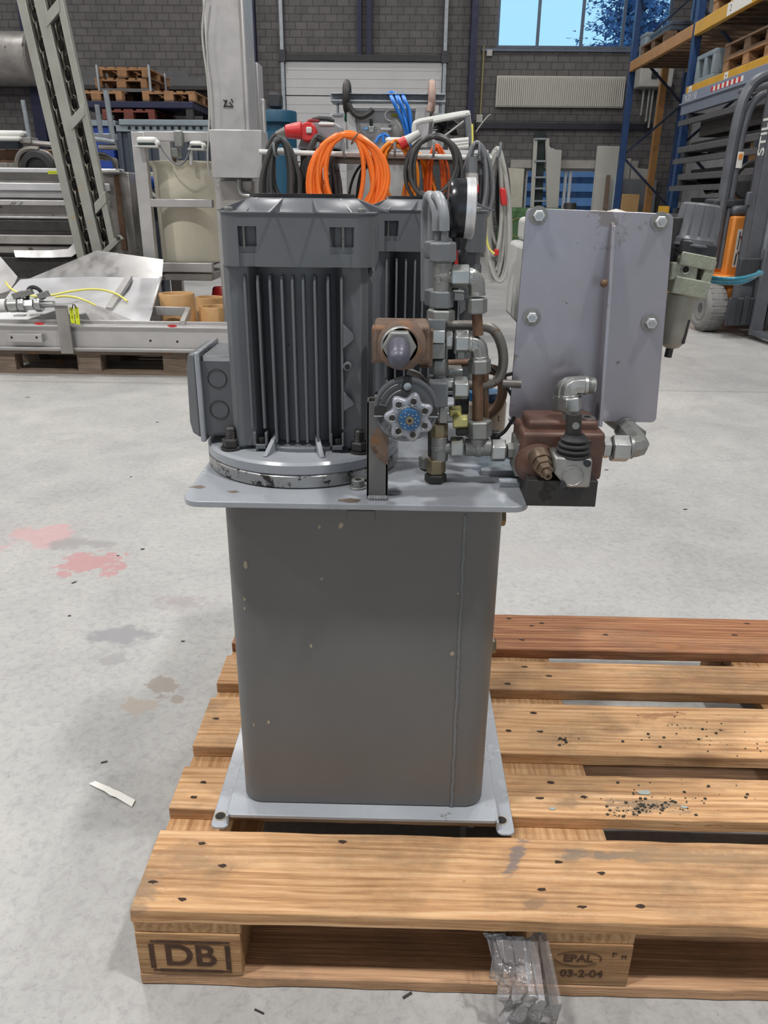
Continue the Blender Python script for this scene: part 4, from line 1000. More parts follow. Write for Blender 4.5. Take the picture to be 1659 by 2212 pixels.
for s, h in ((.8, -.010), (.95, -.0085), (1, -.004), (.99, .001), (.93, .0035), (.84, .0042), (.62, .003), (.5, .003)):
    rings.append([g.bm.verts.new(pt(i, s, h)) for i in range(84)])
for a, b in zip(rings, rings[1:]):
    for i in range(84): g.bm.faces.new([a[i], a[(i+1) % 84], b[(i+1) % 84], b[i]])
g.bm.faces.new(rings[0][::-1]); g.bm.faces.new(rings[-1])
KN = g.build('star_handwheel', mat('handwheel_grey', (150, 154, 162), .38, .2, .12, 40), HU, ang=60)
for i in range(7):
    a = 2*PI*(i+.5)/7+.0; q = k0+(fx_*math.cos(a)+fz_*math.sin(a))*KR*.68+ax*.0036
    MB().lathe(q, ax, [(KR*.135, 0), (KR*.135, .0006)], 20).build('lightening_hole', 'dark_steel', KN)  # dark disc drawn in place of the shaded hole
    MB().tube([q+ax*.0004+(fx_*math.cos(t)+fz_*math.sin(t))*KR*.14 for t in [2*PI*j/20 for j in range(20)]], .0005, 5, True).build('hole_edge', 'zinc', KN)
MB().cyl(k0-ax*.036, k0-ax*.006, .012, n=24).build('spindle', 'zinc_dull', KN)
MB().lathe(k0, ax, [(KR*.5, .002), (KR*.5, .0046), (KR*.48, .0052)], 40).build('dial_ring', 'grey_paint_motor', KN)
DR = KR*.42; d0 = k0+ax*.0052
DI = MB().lathe(d0, ax, [(DR, 0), (DR, .009), (DR*.97, .0098)], 40).build('dial_cap', 'label_blue', KN)
def dial(body, a, rad, sz):
    d = fx_*math.cos(a)+fz_*math.sin(a)
    text('dial_text', body, d0+d*DR*rad+ax*.0099, fx_*math.sin(a)-fz_*math.cos(a), d, sz, 'ink_white', HU, .0002)
for i, ch in enumerate('MIN'): 
    a = 2.12-.2*i; d = fx_*math.cos(a)+fz_*math.sin(a); text('dial_text', ch, k0+d*KR*.46+ax*.0055, fx_*math.sin(a)-fz_*math.cos(a), d, .0044, 'ink_white', KN, .0002)
g = MB()
for i in range(18):
    a = 2*PI*i/18; d = fx_*math.cos(a)+fz_*math.sin(a); e = V(ax).cross(d)
    if i % 5 == 4: continue
    q = d0+d*DR*(.55 if i % 2 else .82)+ax*.0099; g.prism([q-e*.0006-d*.0009, q+e*.0006-d*.0009, q+e*.0006+d*.0009, q-e*.0006+d*.0009], ax*.0003)
g.build('dial_marks', 'ink_grey', KN)
MB().lathe(d0+ax*.0095, ax, [(.0046, 0), (.0046, .0016), (.0034, .002)], 20).build('dial_screw', 'brass', KN); MB().hexn(d0+ax*.0114, d0+ax*.0118, .0022).build('screw_socket', 'dark_inside', KN)
# ------------------------------------------------------------------ stainless mounting plate with its box
YP = .27
def rpoly(cs, Y, r, n=5):
    pts = [P(x, y, Y) for x, y in cs]; out = []; N = len(pts)
    for i in range(N):
        a, b, c_ = pts[i-1], pts[i], pts[(i+1) % N]; u, v = (a-b).normalized(), (c_-b).normalized()
        for j in range(n+1):
            t = j/n; out.append(b+u*r*(1-t)**2+v*r*t**2)
    return out
g = MB(); g.prism(rpoly([(1137, 449), (1456, 462), (1417, 913), (1099, 905)], YP, .008), (0, .003, 0)); PL = g.build('mounting_plate', 'stainless_plate', HU, .0005)
a, b = P(1322, 480, YP), P(1284, 908, YP); dx = V((.003, 0, 0))
g = MB(); g.prism([a+dx, a+dx+V((0, -.008, -.004)), a+dx+V((0, -.028, -.09)), V((b.x, YP-.032, b.z))+dx, b+dx], (-.0045, 0, 0)); g.build('stiffener_rib', 'stainless_plate', PL, .0004)
a, b = P(1099, 906, YP), P(1145, 906, YP); g = MB(); g.prism([V((a.x, YP-.018, a.z-.002)), V((b.x, YP-.018, a.z-.002)), V((b.x, YP+.003, a.z-.002)), V((a.x, YP+.003, a.z-.002))], (0, 0, .003)); g.build('bent_lip', 'stainless_plate', PL, .0004)
for px, py in ((1163, 466), (1425, 479), (1148, 685), (1404, 697)):
    c0 = P(px, py, YP); g = MB().cyl(c0, c0+V((0, -.0018, 0)), .0115, n=28); b_ = g.build('washer', 'zinc_dull', PL)
    MB().hexn(c0+V((0, -.0018, 0)), c0+V((0, -.0085, 0)), .0072).build('plate_nut', 'stainless_bright', PL, .0005)
    MB().cyl(c0+V((0, -.0085, 0)), c0+V((0, -.0125, 0)), .0038, n=16).build('stud_end', 'zinc', PL)
c0 = P(1305, 612, YP-.025); MB().sphere(c0, .005, 10).build('rib_blob', 'rust_pipe', PL)
x0 = P(1108, 600, .34).x; x1 = P(1400, 600, .34).x; z0, z1 = P(1110, 690, .33).z, P(1130, 470, .33).z
g = MB(); g.prism([V((x0+.004, .274, z0)), V((x0, .29, z0)), V((x0, .40, z0)), V((x1, .40, z0)), V((x1, .274, z0))], (0, 0, z1-z0-.03)); g.prism([V((x0+.01, .274, z1-.03)), V((x0+.01, .4, z1-.03)), V((x1, .4, z1-.03)), V((x1, .274, z1-.03))], (0, 0, .03))
CB = g.build('control_box', 'light_grey_plastic', HU, .006)
c0 = P(1330, 462, .33); MB().lathe((c0.x, .33, c0.z-.03), (0, 0, 1), [(.016, 0), (.016, .026), (.012, .033), (.001, .036)], 24).build('push_button', 'off_white', CB)
# ------------------------------------------------------------------ filter regulator on the plate edge
YF = .31
def axp(px, py): return P(px, py, YF)
FR = boxp('filter_regulator', 1452, 566, 1505, 606, YF-.024, YF+.024, 'cast_green', bev=.002)
def tilt_box(name, x0, y0, x1, y1, dep, m, sl=.17, bev=.0015):
    a, b = axp(x0, y0), axp(x1, y1); w = (b.x-a.x); h = a.z-b.z; cx = (a+b)/2
    xx = V((1, 0, -sl)).normalized(); zz = V((sl, 0, 1)).normalized()
    return MB().obox((cx.x, YF, cx.z), xx*w/2, V((0, dep, 0)), zz*h/2).build(name, m, FR, bev)
tilt_box('upper_clamp', 1456, 546, 1527, 576, .027, 'cast_green'); tilt_box('lower_clamp', 1442, 598, 1514, 636, .027, 'cast_green')
tilt_box('side_frame', 1508, 560, 1519, 622, .026, 'cast_green'); tilt_box('bonnet', 1458, 520, 1532, 552, .026, 'black_plastic', bev=.003)
c0 = P(1481, 582, YF-.0242); MB().tube([c0+V((.0052*math.cos(t), 0, .0052*math.sin(t))) for t in [2*PI*i/20 for i in range(20)]], .0012, 6, True).build('port_ring', 'zinc_dull', FR); MB().cyl(c0, c0+V((0, -.0006, 0)), .0045, n=18).build('port_hole', 'dark_inside', FR)
ka, kb = axp(1494, 527), axp(1516, 440); kd = (kb-ka).normalized(); kx, ky, _ = frame_of(kd)
kr = 41*mpp(ka); L = (kb-ka).length
g = MB(); rings = []
for s, h in ((1.12, 0), (1.12, L*.12), (1.0, L*.2), (.98, L*.75), (.93, L*.95), (.84, L)):
    rings.append([g.bm.verts.new(ka+kd*h+(kx*math.cos(2*PI*i/72)+ky*math.sin(2*PI*i/72))*kr*s*(1+(.045 if (i % 6) < 5 and .15 < h/L < .97 else 0))) for i in range(72)])
for a, b in zip(rings, rings[1:]):
    for i in range(72): g.bm.faces.new([a[i], a[(i+1) % 72], b[(i+1) % 72], b[i]])
g.bm.faces.new(rings[0][::-1]); g.bm.faces.new(rings[-1]); g.build('adjusting_knob', 'grey_plastic', FR, ang=25)
for h, s in ((-.003, 1.17), (-.009, 1.1)): MB().lathe(ka+kd*h, kd, [(kr*s*.95, 0), (kr*s, .001), (kr*s, .0025), (kr*s*.95, .0035)], 40).build('knob_ring', 'grey_plastic' if h > -.005 else 'black_plastic', FR)
MB().cyl(ka-kd*.024, ka-kd*.008, kr*.98, kr*1.02, n=36).build('lock_collar', 'black_plastic', FR)
ba, bb = axp(1474, 636), axp(1447, 752); bd = (bb-ba).normalized(); L = (bb-ba).length; br_ = 31*mpp(ba)
MB().lathe(ba, bd, [(br_, 0), (br_*1.0, L*.1), (br_*.94, L*.7), (br_*.86, L*.88), (br_*.6, L*.97), (br_*.3, L)], 36).build('filter_bowl', 'bowl', FR)
MB().cyl(bb-bd*.004, bb+bd*.012, .005, n=14).build('drain_valve', 'black_plastic', FR)
q = axp(1479, 690); 
MB().obox(ba+bd*L*.66+V((br_*.62, -br_*.70, 0)), V((.0022, .0016, 0)), V((0, .0012, 0)), -bd*.016).build('sight_window', 'dark_steel', FR, .001)
a, b = axp(1514, 597), axp(1530, 601); MB().hexn(a, b, .0062).build('hose_coupling', 'cast_green', FR)
rodp('air_hose', [(1528, 599), (1560, 603), (1600, 602), (1632, 594), (1645, 590)], YF, 5, 'teal_hose', FR, ys=[YF, YF-.01, YF-.01, YF+.02, YF+.06]); rodp('air_hose', [(1528, 606), (1560, 610), (1600, 609), (1628, 598), (1640, 588)], YF+.02, 5, 'teal_hose', FR, ys=[YF+.02, YF+.015, YF+.015, YF+.04, YF+.09])
boxp('bracket', 1440, 470, 1462, 600, YF-.01, YF+.03, 'dark_steel', FR)
# ------------------------------------------------------------------ red-brown directional valve on its black bracket
zb = P(1200, 1094, .145).z
g = MB(); xa, xb = P(1139, 1070, .145).x, P(1289, 1070, .145).x; zt_ = P(1200, 1038, .145).z
g.box((xa, .145, zb), (xb, .26, zt_)); g.box((.49, .21, ZL-.03), (xa+.01, .255, ZL-.009)); g.build('valve_bracket', 'dark_steel', HU, .0012)
DV = boxp('directional_valve', 1128, 934, 1298, 1039, .175, .25, 'red_brown_paint', bev=.005)
boxp('body_top', 1141, 908, 1291, 950, .19, .245, 'red_brown_paint', DV, .005)
c0 = P(1158, 1000, .178); MB().lathe(c0, (0, -1, 0), [(.027, 0), (.025, .006), (.018, .01), (.014, .018)], 32).build('body_boss', 'red_brown_paint', DV)
for px, py, r in ((1165, 910, 21), (1268, 906, 18)):
    c0 = P(px, py, .208); q = r*mpp(c0); MB().lathe(c0-V((0, 0, .006)), (0, 0, 1), [(q, 0), (q, .008), (q*.93, .0095)], 28).build('port_plug', 'zinc_dull', DV); MB().hexn(c0+V((0, 0, .0035)), c0+V((0, 0, .004)), q*.42).build('plug_socket', 'dark_inside', DV)
for dx, Yv in ((-13, .245), (0, .2)):
    nutp('hex_nut', (1233+dx, 884), (1233+dx, 910), Yv, 19, 'zinc_dull', DV); nutp('hex_nut', (1232+dx, 855), (1232+dx, 887), Yv, 26, 'zinc', DV)
    el = elbow('elbow_fitting', (1230+dx, 858), (1229+dx, 832), (1268+dx, 832), Yv, 20, 'zinc')
    a, b = P(1268+dx, 832, Yv), P(1285+dx, 833, Yv); d = b-a; q = 18*mpp(a); pr = []
    for i in range(6): pr += [(q, d.length*i/6), (q*.92, d.length*(i+.5)/6)]
    MB().lathe(a, d, pr+[(q*.9, d.length), (q*.6, d.length)], 24).build('threaded_end', 'zinc', DV)
    if Yv == .2: text('stamp', '6', P(1228, 838, Yv-.0125), (1, 0, 0), (0, 0, 1), .008, 'ink_grey', el, .0004)
c0, c1 = P(1236, 975, .155), P(1240, 893, .155)
MB().cyl(c0, c1, 17*mpp(c0), n=24).build('lever_stub', 'dark_steel', DV)
q = P(1240, 915, .155); MB().cyl(q+V((0, -.0105, 0)), q+V((0, -.0085, 0)), .0042, n=16).build('pin_hole', 'zinc_dull', DV); q = P(1246, 940, .155); MB().cyl(q+V((0, -.0105, 0)), q+V((0, -.0085, 0)), .0042, n=16).build('pin_hole', 'dark_inside', DV)
MB().lathe(c1-V((0, 0, .0004)), (0, 0, 1), [(.0042, 0), (.0042, .0008)], 16).build('stub_bore', 'dark_inside', DV)
g = MB(); top = P(1239, 946, .15); bot = P(1237, 990, .15); H_ = top.z-bot.z
pr = [(.012, H_+.004)]
for i, r in enumerate((.0165, .019, .0205, .0212)): pr += [(r*.84, H_*(1-i*.24)), (r, H_*(1-i*.24-.06)), (r, H_*(1-i*.24-.12)), (r*.86, H_*(1-i*.24-.2))]
g.lathe((bot.x, .152, bot.z), (0, 0, 1), pr[::-1], 36); g.build('rubber_boot', 'black_rubber', DV, ang=50)
g = MB(); a = P(1199, 988, .134); b = P(1274, 1055, .134)
g.prism([V((a.x, .134, a.z)), V((b.x, .134, a.z-.002)), V((b.x, .134, b.z)), V((P(1225, 1055, .134).x, .134, b.z)), V((P(1208, 1036, .134).x, .134, P(1208, 1036, .134).z)), V((a.x, .134, P(1200, 1022, .134).z))], (0, .045, 0)); LB = g.build('lever_housing', 'alu', DV, .003)
c0 = P(1237, 1028, .134); MB().lathe(c0, (0, -1, 0), [(.0128, 0), (.0128, .0012), (.0116, .0018), (.0112, .0012), (.006, .0012)], 36).build('housing_cap', 'alu', DV)
for px, py in ((1268, 1000), (1215, 1046)): 
    c0 = P(px, py, .1335); MB().cyl(c0, c0+V((0, -.004, 0)), .0042, n=16).build('socket_screw', 'black_plastic', DV)
c0 = P(1266, 955, .18); nutp('hex_screw', (1267, 948), (1267, 958), .18, 13, 'dark_steel', DV)
c0 = P(1163, 985, .165); ax = V((.12, -.9, -.25)).normalized()
MB().cyl(c0, c0+ax*.016, .0135, .0125, n=24).build('cartridge_body', mat('brown_zinc', (116, 100, 84), .42, .5, .2, 40), DV); MB().hexn(c0+ax*.016, c0+ax*.026, .0125, .2).build('cartridge_hex', 'brown_zinc', DV, .0006); MB().hexn(c0+ax*.026, c0+ax*.035, .0098, .2).build('cartridge_nut', 'brown_zinc', DV, .0005); MB().cyl(c0+ax*.035, c0+ax*.044, .005, n=16).build('cartridge_stem', 'brown_zinc', DV); MB().hexn(c0+ax*.0437, c0+ax*.0442, .0026).build('stem_socket', 'dark_inside', DV)
boxp('side_tag', 1118, 960, 1130, 1030, .185, .24, 'zinc_dull', DV)
YV = .21
nutp('hex_nut', (1298, 966), (1318, 967), YV, 24, 'zinc', DV); nutp('hex_nut', (1319, 968), (1358, 969), YV, 30, 'zinc', DV)
elbow('elbow_fitting', (1358, 966), (1384, 966), (1350, 925), YV, 24, 'zinc_dull', (YV, YV, YV+.06))
nutp('hex_nut', (1376, 946), (1352, 928), YV+.035, 25, 'pipe_grey', DV, .5, YV+.065); rodp('pipe', [(1360, 935), (1318, 905), (1290, 880)], YV+.05, 14, 'pipe_grey', DV, ys=[YV+.05, YV+.12, YV+.17])
# ------------------------------------------------------------------ left background
def BX(g, x0, y0, x1, y1, Y0, Y1, z0=None):
    """box whose front face fills the photo rectangle on plane Y0 and which reaches back to Y1 (z0: carried down to this height)"""
    ym = (y0+y1)/2; xm = (x0+x1)/2
    a = at(x0, ym, Y=Y0).x; b = at(x1, ym, Y=Y0).x; t = at(xm, y0, Y=Y0).z; u = at(xm, y1, Y=Y0).z if z0 is None else z0
    return g.box((a, Y0, u), (b, Y1, t))
def TB(pts, Y, r, n=8, sm=6):
    ys = Y if hasattr(Y, '__len__') else [Y]*len(pts); w = [at(x, y, Y=q) for (x, y), q in zip(pts, ys)]
    return MB().tube(smooth_pts(w, sm) if sm else w, r, n)
def base(px, Y): return (at(px, 383, Y=Y).x, Y, 0)
OLD = ('old_wood', 'old_wood', 'old_wood', 'old_wood')
pallet('weathered grey pallet under the bent stainless chute', (-2.155, 3.93, 0), 0, OLD, seed=5)
# bent stainless chute lying on that pallet
CH = thing('stainless_chute', 'bent stainless sheet chute with a channel frame lying on the weathered pallet', 'chute', (-1.5, 4.2, .144))
g = MB(); YB = 3.9
xa, xb = at(-40, 700, Y=YB).x, at(497, 720, Y=YB).x
za, zm, zl, zb_ = at(250, 699, Y=YB).z, at(250, 707, Y=YB).z, at(250, 752, Y=YB).z, at(250, 768, Y=YB).z
zb_ = .146
g.box((xa, YB+.02, zl), (xb, YB+.032, zm)); g.box((xa, YB, zm-.004), (xb, YB+.09, zm+.006)); g.box((xa, YB+.09, zm), (xb, YB+.1, zm+.025)); g.box((xa, YB-.01, zl-.012), (xb, YB+.05, zl)); g.box((xa, YB, zb_), (xb, YB+.03, zl-.012))
g.build('channel_beam', 'stainless', CH, .002)
g = MB(); BX(g, 125, 661, 151, 764, YB-.03, YB-.015); g.build('upright_bar', 'stainless_dirty', CH, .001)
w = [[at(x, y, Y=Yv) for x, y in ((92, 655), (110, 657), (140, 657), (158, 655), (170, 650))] for Yv in (YB-.05, YB+.12)]
MB().sheet(w, .006).build('bent_top_plate', 'stainless', CH)
g = MB(); a, b, c_ = at(205, 668, Y=4.3), at(408, 673, Y=4.3), at(395, 702, Y=3.98); g.beam(a, b, .03, .055); g.beam(b, V((c_.x, 3.98, c_.z)), .03, .055); g.build('side_frame', 'stainless', CH, .002)
def sheetpx(name, rows, m, th=.004, n=6):
    w = []
    for row in rows: w.append([at(x, y, Y=Yv) for x, y, Yv in row])
    return MB().sheet(w, th).build(name, m, CH)
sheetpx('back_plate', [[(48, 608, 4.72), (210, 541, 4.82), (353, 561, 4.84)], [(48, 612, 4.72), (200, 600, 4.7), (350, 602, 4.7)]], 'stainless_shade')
sheetpx('floor_sheet', [[(44, 604, 4.7), (120, 600, 4.7), (200, 598, 4.7), (280, 600, 4.7), (349, 602, 4.7)], [(28, 622, 4.55), (110, 622, 4.58), (195, 625, 4.56), (275, 626, 4.56), (342, 628, 4.56)], [(8, 652, 4.32), (100, 655, 4.3), (190, 658, 4.3), (268, 656, 4.3), (333, 660, 4.3)], [(-15, 692, 4.03), (80, 694, 4.03), (180, 696, 4.03), (262, 697, 4.03), (322, 698, 4.03)]], 'stainless_bright')
sheetpx('left_flap', [[(-60, 520, 4.9), (-5, 548, 4.85), (38, 598, 4.72)], [(-60, 600, 4.7), (-10, 612, 4.66), (34, 608, 4.68)], [(-60, 640, 4.45), (-20, 640, 4.4), (20, 630, 4.5)]], 'stainless')
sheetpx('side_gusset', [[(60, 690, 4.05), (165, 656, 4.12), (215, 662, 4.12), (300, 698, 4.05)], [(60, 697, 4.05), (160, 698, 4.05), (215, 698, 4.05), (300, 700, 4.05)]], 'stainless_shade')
g = MB(); a, b = at(279, 600, Y=4.66), at(236, 668, Y=4.2); g.beam(a, b, .045, .03); g.build('cross_rib', 'stainless', CH, .002)
g = MB(); a, b = at(348, 600, Y=4.69), at(327, 668, Y=4.22); g.beam(a, b, .016, .02); g.build('edge_lip', 'stainless_bright', CH, .002)
g = MB(); BX(g, 16, 722, 90, 739, YB-.02, YB+.02); pb_ = g.build('bracket_plate', 'stainless', CH, .001)
for px in (25, 79): p = at(px, 729, Y=YB-.0205); MB().cyl(p, p+V((0, -.0015, 0)), .007, n=10).build('plate_hole', 'dark_inside', pb_)
for px, py in ((85, 699), (372, 704)): p = at(px, py, Y=YB-.001); MB().prism([V((p.x+.03*math.cos(t), YB-.0012, p.z+.008*math.sin(t))) for t in [2*PI*i/14 for i in range(14)]], (0, .001, 0)).build('red_mark', 'red_plastic', CH)
for px, py in ((325, 736), (383, 738)): p = at(px, py, Y=YB+.0195); MB().cyl(p, p+V((0, -.0015, 0)), .007, n=10).build('beam_hole', 'dark_inside', CH)
TG = thing('inventory_tag', 'pair of yellow hanging tags tied to the chute frame', 'tag', at(160, 700, Y=YB-.02))
for (x0, y0, x1, y1), s_ in (((149, 664, 153, 699), 'a'), ((160, 663, 164, 701), 'b')):
    a = [at(x0, y0, Y=YB-.02), at(x0+9, y0+1, Y=YB-.02), at(x1+9, y1, Y=YB-.02), at(x1, y1-1, Y=YB-.02)]
    tl = MB().prism(a, (0, .001, 0)).build('tag_leaf', 'lime_label', TG)
    c0 = (a[0]+a[2])/2; text('tag_print', '00051 000' if s_ == 'a' else 'D28256', c0+V((0, -.0006, .01)), a[3]-a[0], a[1]-a[0], .014, 'ink_olive', tl, .0003)
TB([(158, 657), (156, 666)], YB-.022, .003, 6, 0).build('tie', 'black_rubber', TG); TB([(160, 657), (165, 665)], YB-.022, .003, 6, 0).build('tie', 'black_rubber', TG)
YL = 4.0; PF = thing('pipe_clamp_assembly', 'zinc pipe coupling with clamp brackets at the end of the chute', 'pipe fitting', at(60, 672, Y=YL))
a, b = at(14, 660, Y=YL), at(112, 657, Y=YL); L_ = lambda t: a.lerp(b, t)
MB().cyl(L_(.08), L_(.28), .042, n=18).build('coupling_sleeve', 'zinc', PF); MB().hexn(L_(.42), L_(.62), .034, 0).build('hex_body', 'zinc', PF)
MB().cyl(L_(-.2), L_(.02), .04, n=16).build('pipe', 'white_paint', PF); MB().cyl(L_(0), L_(1.05), .02, n=12).build('rod', 'zinc', PF)
for t in (.34, .7): MB().lathe(L_(t-.05), b-a, [(.04, 0), (.044, .008), (.044, .03), (.04, .038)], 20).build('clamp_ring', 'zinc', PF); p = L_(t); MB().box((p.x-.035, YL-.06, p.z-.06), (p.x+.03, YL-.02, p.z-.052)).build('clamp_ear', 'zinc', PF, .002)
for t, h in ((.3, .06), (.5, .07), (.85, .055)): p = L_(t); MB().obox(p+V((0, .0, h)), (.03, 0, .01), (0, .02, 0), (-.006, 0, .016)).build('wing_nut', 'zinc_dull', PF, .003)
MB().tube(smooth_pts([L_(.45)+V((0, .02, .03)), L_(.5)+V((0, .02, .085)), L_(.62)+V((0, .02, .1)), L_(.75)+V((0, .02, .08)), L_(.82)+V((0, .02, .03))], 6), .012, 8).build('hose_loop', 'black_rubber', PF)
tag(TB([(12, 609), (22, 622), (45, 634), (75, 640), (110, 638), (150, 630), (190, 625), (225, 627), (255, 637), (275, 651)], [4.5, 4.45, 4.3, 4.2, 4.2, 4.25, 4.3, 4.35, 4.35, 4.3], .0065).build('yellow_cable', 'yellow_cable'), 'longer thin yellow cable looping across the bent chute sheet', 'cable', 'yellow cables on the chute')
tag(TB([(120, 642), (140, 640), (165, 643), (190, 652), (206, 660)], 4.18, .0065).build('yellow_cable', 'yellow_cable'), 'shorter yellow cable end arching over the chute beside the pipe clamps', 'cable', 'yellow cables on the chute')
# amber plastic tubes
for px, py, r, Y, zb_, lab in ((381, 633, 38, 4.5, .1445, 'darker amber plastic pipe piece, fullest in view of the group behind the chute'), (452, 641, 30, 4.8, 0, 'paler amber plastic pipe piece standing behind the other two'), (466, 661, 35, 4.55, 0, 'split amber plastic pipe piece half hidden by the grey motor')):
    c0 = at(px, py, Y=Y); R_ = r*mpp(c0); z1 = c0.z
    tag(MB().lathe((c0.x, Y, zb_), (0, 0, 1), [(R_, 0), (R_, z1-zb_-.006), (R_*.97, z1-zb_), (R_*.85, z1-zb_), (R_*.82, z1-zb_-.006), (R_*.82, .01)], 32).build('pipe_piece', 'amber_pvc'), lab, 'pipe', 'amber pipe pieces')
c0 = at(474, 628, Y=5.3); tag(MB().lathe((c0.x, 5.3, 0), (0, 0, 1), [(.2, 0), (.2, .03), (.11, .06), (.05, c0.z+.02), (.04, c0.z+.03)], 24).build('red_cone', 'red_plastic'), 'red plastic cone peeping out behind the amber pipes', 'cone')
# dirty stainless trough machine
TR = thing('stainless_trough', 'long dirty stainless trough with horizontal rails behind the leaning conveyor', 'machine', (-2.3, 5.55, 0))
Yt = 5.5; g = MB(); BX(g, -70, 372, 286, 620, Yt+.03, Yt+.62, 0); g.build('body', 'stainless_dirty', TR, .004)
for y0, y1, d, m in ((363, 373, .04, 'stainless_bright'), (395, 412, .05, 'stainless_bright'), (412, 428, .025, 'stainless'), (432, 444, .045, 'stainless'), (467, 473, .03, 'stainless'), (476, 500, .04, 'dark_steel'), (508, 528, .08, 'stainless_dirty'), (531, 548, .05, 'stainless_dirty'), (556, 600, .09, 'dark_steel')):
    g = MB(); BX(g, -70, y0, 236 if y0 > 390 else 262, y1, Yt-d, Yt+.031); g.build('rail', m, TR, .006)
g = MB(); BX(g, 236, 372, 290, 620, Yt-.02, Yt+.6, 0); g.build('end_panel', 'stainless_dirty', TR, .006)
g = MB(); BX(g, 254, 378, 266, 540, Yt-.028, Yt); g.build('weld_strip', 'rust_pipe', TR, .002)
w = [[at(x, y, Y=Yt-.1) for x, y in ((30, 541), (70, 541), (110, 541), (148, 538), (165, 520), (172, 508))], [at(x, y, Y=Yt-.12) for x, y in ((34, 556), (70, 557), (110, 557), (155, 555), (176, 540), (178, 520))]]
MB().sheet(w, .01).build('torn_liner', 'stainless', TR)
a, b = at(103, 369, Y=Yt-.045), at(132, 376, Y=Yt-.045); lb = MB().box((a.x, Yt-.046, b.z), (b.x, Yt-.0405, a.z)).build('label', 'lime_label', TR)
text('label_print', 'VVG NR 9261', ((a.x+b.x)/2, Yt-.0465, (a.z+b.z)/2), (1, 0, 0), (0, 0, 1), .0155, 'ink_olive', TR, .0003)
for px in (28, 34, 48): TB([(px, 436), (px-8, 443)], Yt-.05, .003, 5, 0).build('wire_tie', 'zinc_dull', TR)
# things lying on the trough
zt = at(120, 366, Y=Yt+.2).z
MC = thing('drive_frame', 'worn conveyor drive frame with hoses lying on the stainless trough', 'machine', (at(100, 366, Y=5.75).x, 5.75, zt))
Ym = 5.7
TB([(60, 308), (120, 314), (165, 318)], Ym, .022, 10, 0).build('pipe', 'stainless_dirty', MC); g = MB(); BX(g, -40, 322, 130, 364, Ym+.08, Ym+.3); g.build('frame_box', 'rust_pipe', MC, .01); g = MB(); BX(g, -40, 352, 140, 366, Ym, Ym+.1); g.build('base_channel', 'stainless_dirty', MC, .004)
g = MB(); BX(g, 42, 296, 66, 309, Ym-.04, Ym+.1); g.build('clamp_block', 'stainless_dirty', MC, .004)
for (p0, p1, rr_) in (((49, 216), (64, 300), .016), ((209, 226), (220, 300), .018), ((228, 195), (246, 312), .02)): TB([p0, p1], Ym-.02, rr_, 10, 0).build('post', 'galv', MC)
TB([(38, 372), (37, 350), (45, 330), (62, 322), (85, 323)], Ym-.05, .022).build('hose', 'pipe_grey', MC); TB([(86, 325), (105, 332), (116, 345), (122, 364)], Ym-.06, .012).build('hose', 'pipe_grey', MC)
c0 = at(84, 366, Y=Ym-.09); r = 38*mpp(c0); WH = MB().lathe(c0+V((0, .0, 0)), (0, -1, 0), [(r*.55, -.06), (r*.9, -.05), (r, -.02), (r, .01), (r*.9, .035), (r*.62, .04), (r*.58, .02)], 36, True).build('rubber_wheel', 'black_rubber', MC)
g = MB(); BX(g, -40, 281, 50, 296, Ym-.05, Ym+.06); g.build('white_cover', 'white_paint', MC, .02); g = MB(); BX(g, -40, 294, 42, 304, Ym-.09, Ym); g.build('white_cover', 'white_paint', MC, .012); g = MB(); BX(g, -40, 304, 40, 320, Ym-.02, Ym+.06); g.build('chain_guard', 'slate_box', MC, .004)
g = MB(); BX(g, 198, 288, 244, 300, Ym-.03, Ym+.08); g.build('tube_end', 'galv', MC, .006); TB([(214, 318), (252, 318)], Ym-.03, .02, 10, 0).build('tube_end', 'stainless_dirty', MC); TB([(200, 300), (248, 307)], Ym-.05, .018, 10, 0).build('tube_end', 'galv', MC)
for i in range(3): TB([(205, 330+i*5), (228, 334+i*5), (242+i*4, 345), (249+i*2, 364)], Ym-.04+i*.02, .011).build('hose', 'pipe_grey' if i else 'cable_black', MC)
g = MB(); BX(g, 216, 366, 258, 373, Yt-.06, Yt-.02); g.build('lever', 'white_paint', MC, .006); TB([(250, 367), (262, 368), (272, 376)], Yt-.05, .009).build('hose', 'cable_grey', MC)
# chain conveyor leaning behind
LC = thing('chain_conveyor', 'leaning pale grey chain conveyor frame with two heavy chains', 'conveyor', (at(240, 600, Y=5.05).x, 5.05, 0))
def down(a, b): # carry the line a-b on to the floor
    d = b-a; return a+d*((.0-a.z)/d.z)
Yc = 5.05
for (xa, xb, wa, m) in ((45, 174, 19, 'conveyor_paint'), (84, 212, 24, 'conveyor_paint'), (128, 248, 15, 'conveyor_paint')):
    a, b = at(xa, -14, Y=Yc), at(xb, 540, Y=Yc); e = down(a, b); wd_ = wa*mpp(a)
    MB().beam(a, e, .05, wd_, up=(1, 0, 0)).build('side_channel', m, LC, .003)
a, b = at(64, -14, Y=Yc+.09), at(194, 540, Y=Yc+.09); MB().beam(a, down(a, b), .03, .1, up=(1, 0, 0)).build('back_plate', 'dark_inside', LC); a, b = at(106, -14, Y=Yc+.09), at(230, 540, Y=Yc+.09); MB().beam(a, down(a, b), .03, .12, up=(1, 0, 0)).build('back_plate', 'dark_inside', LC)  # dark sheets put in for the shaded interior behind the chains
for (x0, y0, x1, y1) in ((98, 42, 127, 6), (152, 266, 182, 232), (204, 448, 228, 422)):
    a, b = at(x0, y0, Y=Yc-.03), at(x1, y1, Y=Yc-.03); d = V((.0, 0, .045)); MB().prism([a-d, b-d, b+d*.6, a+d*.6], (0, .05, 0)).build('cross_gusset', 'conveyor_paint', LC, .002)
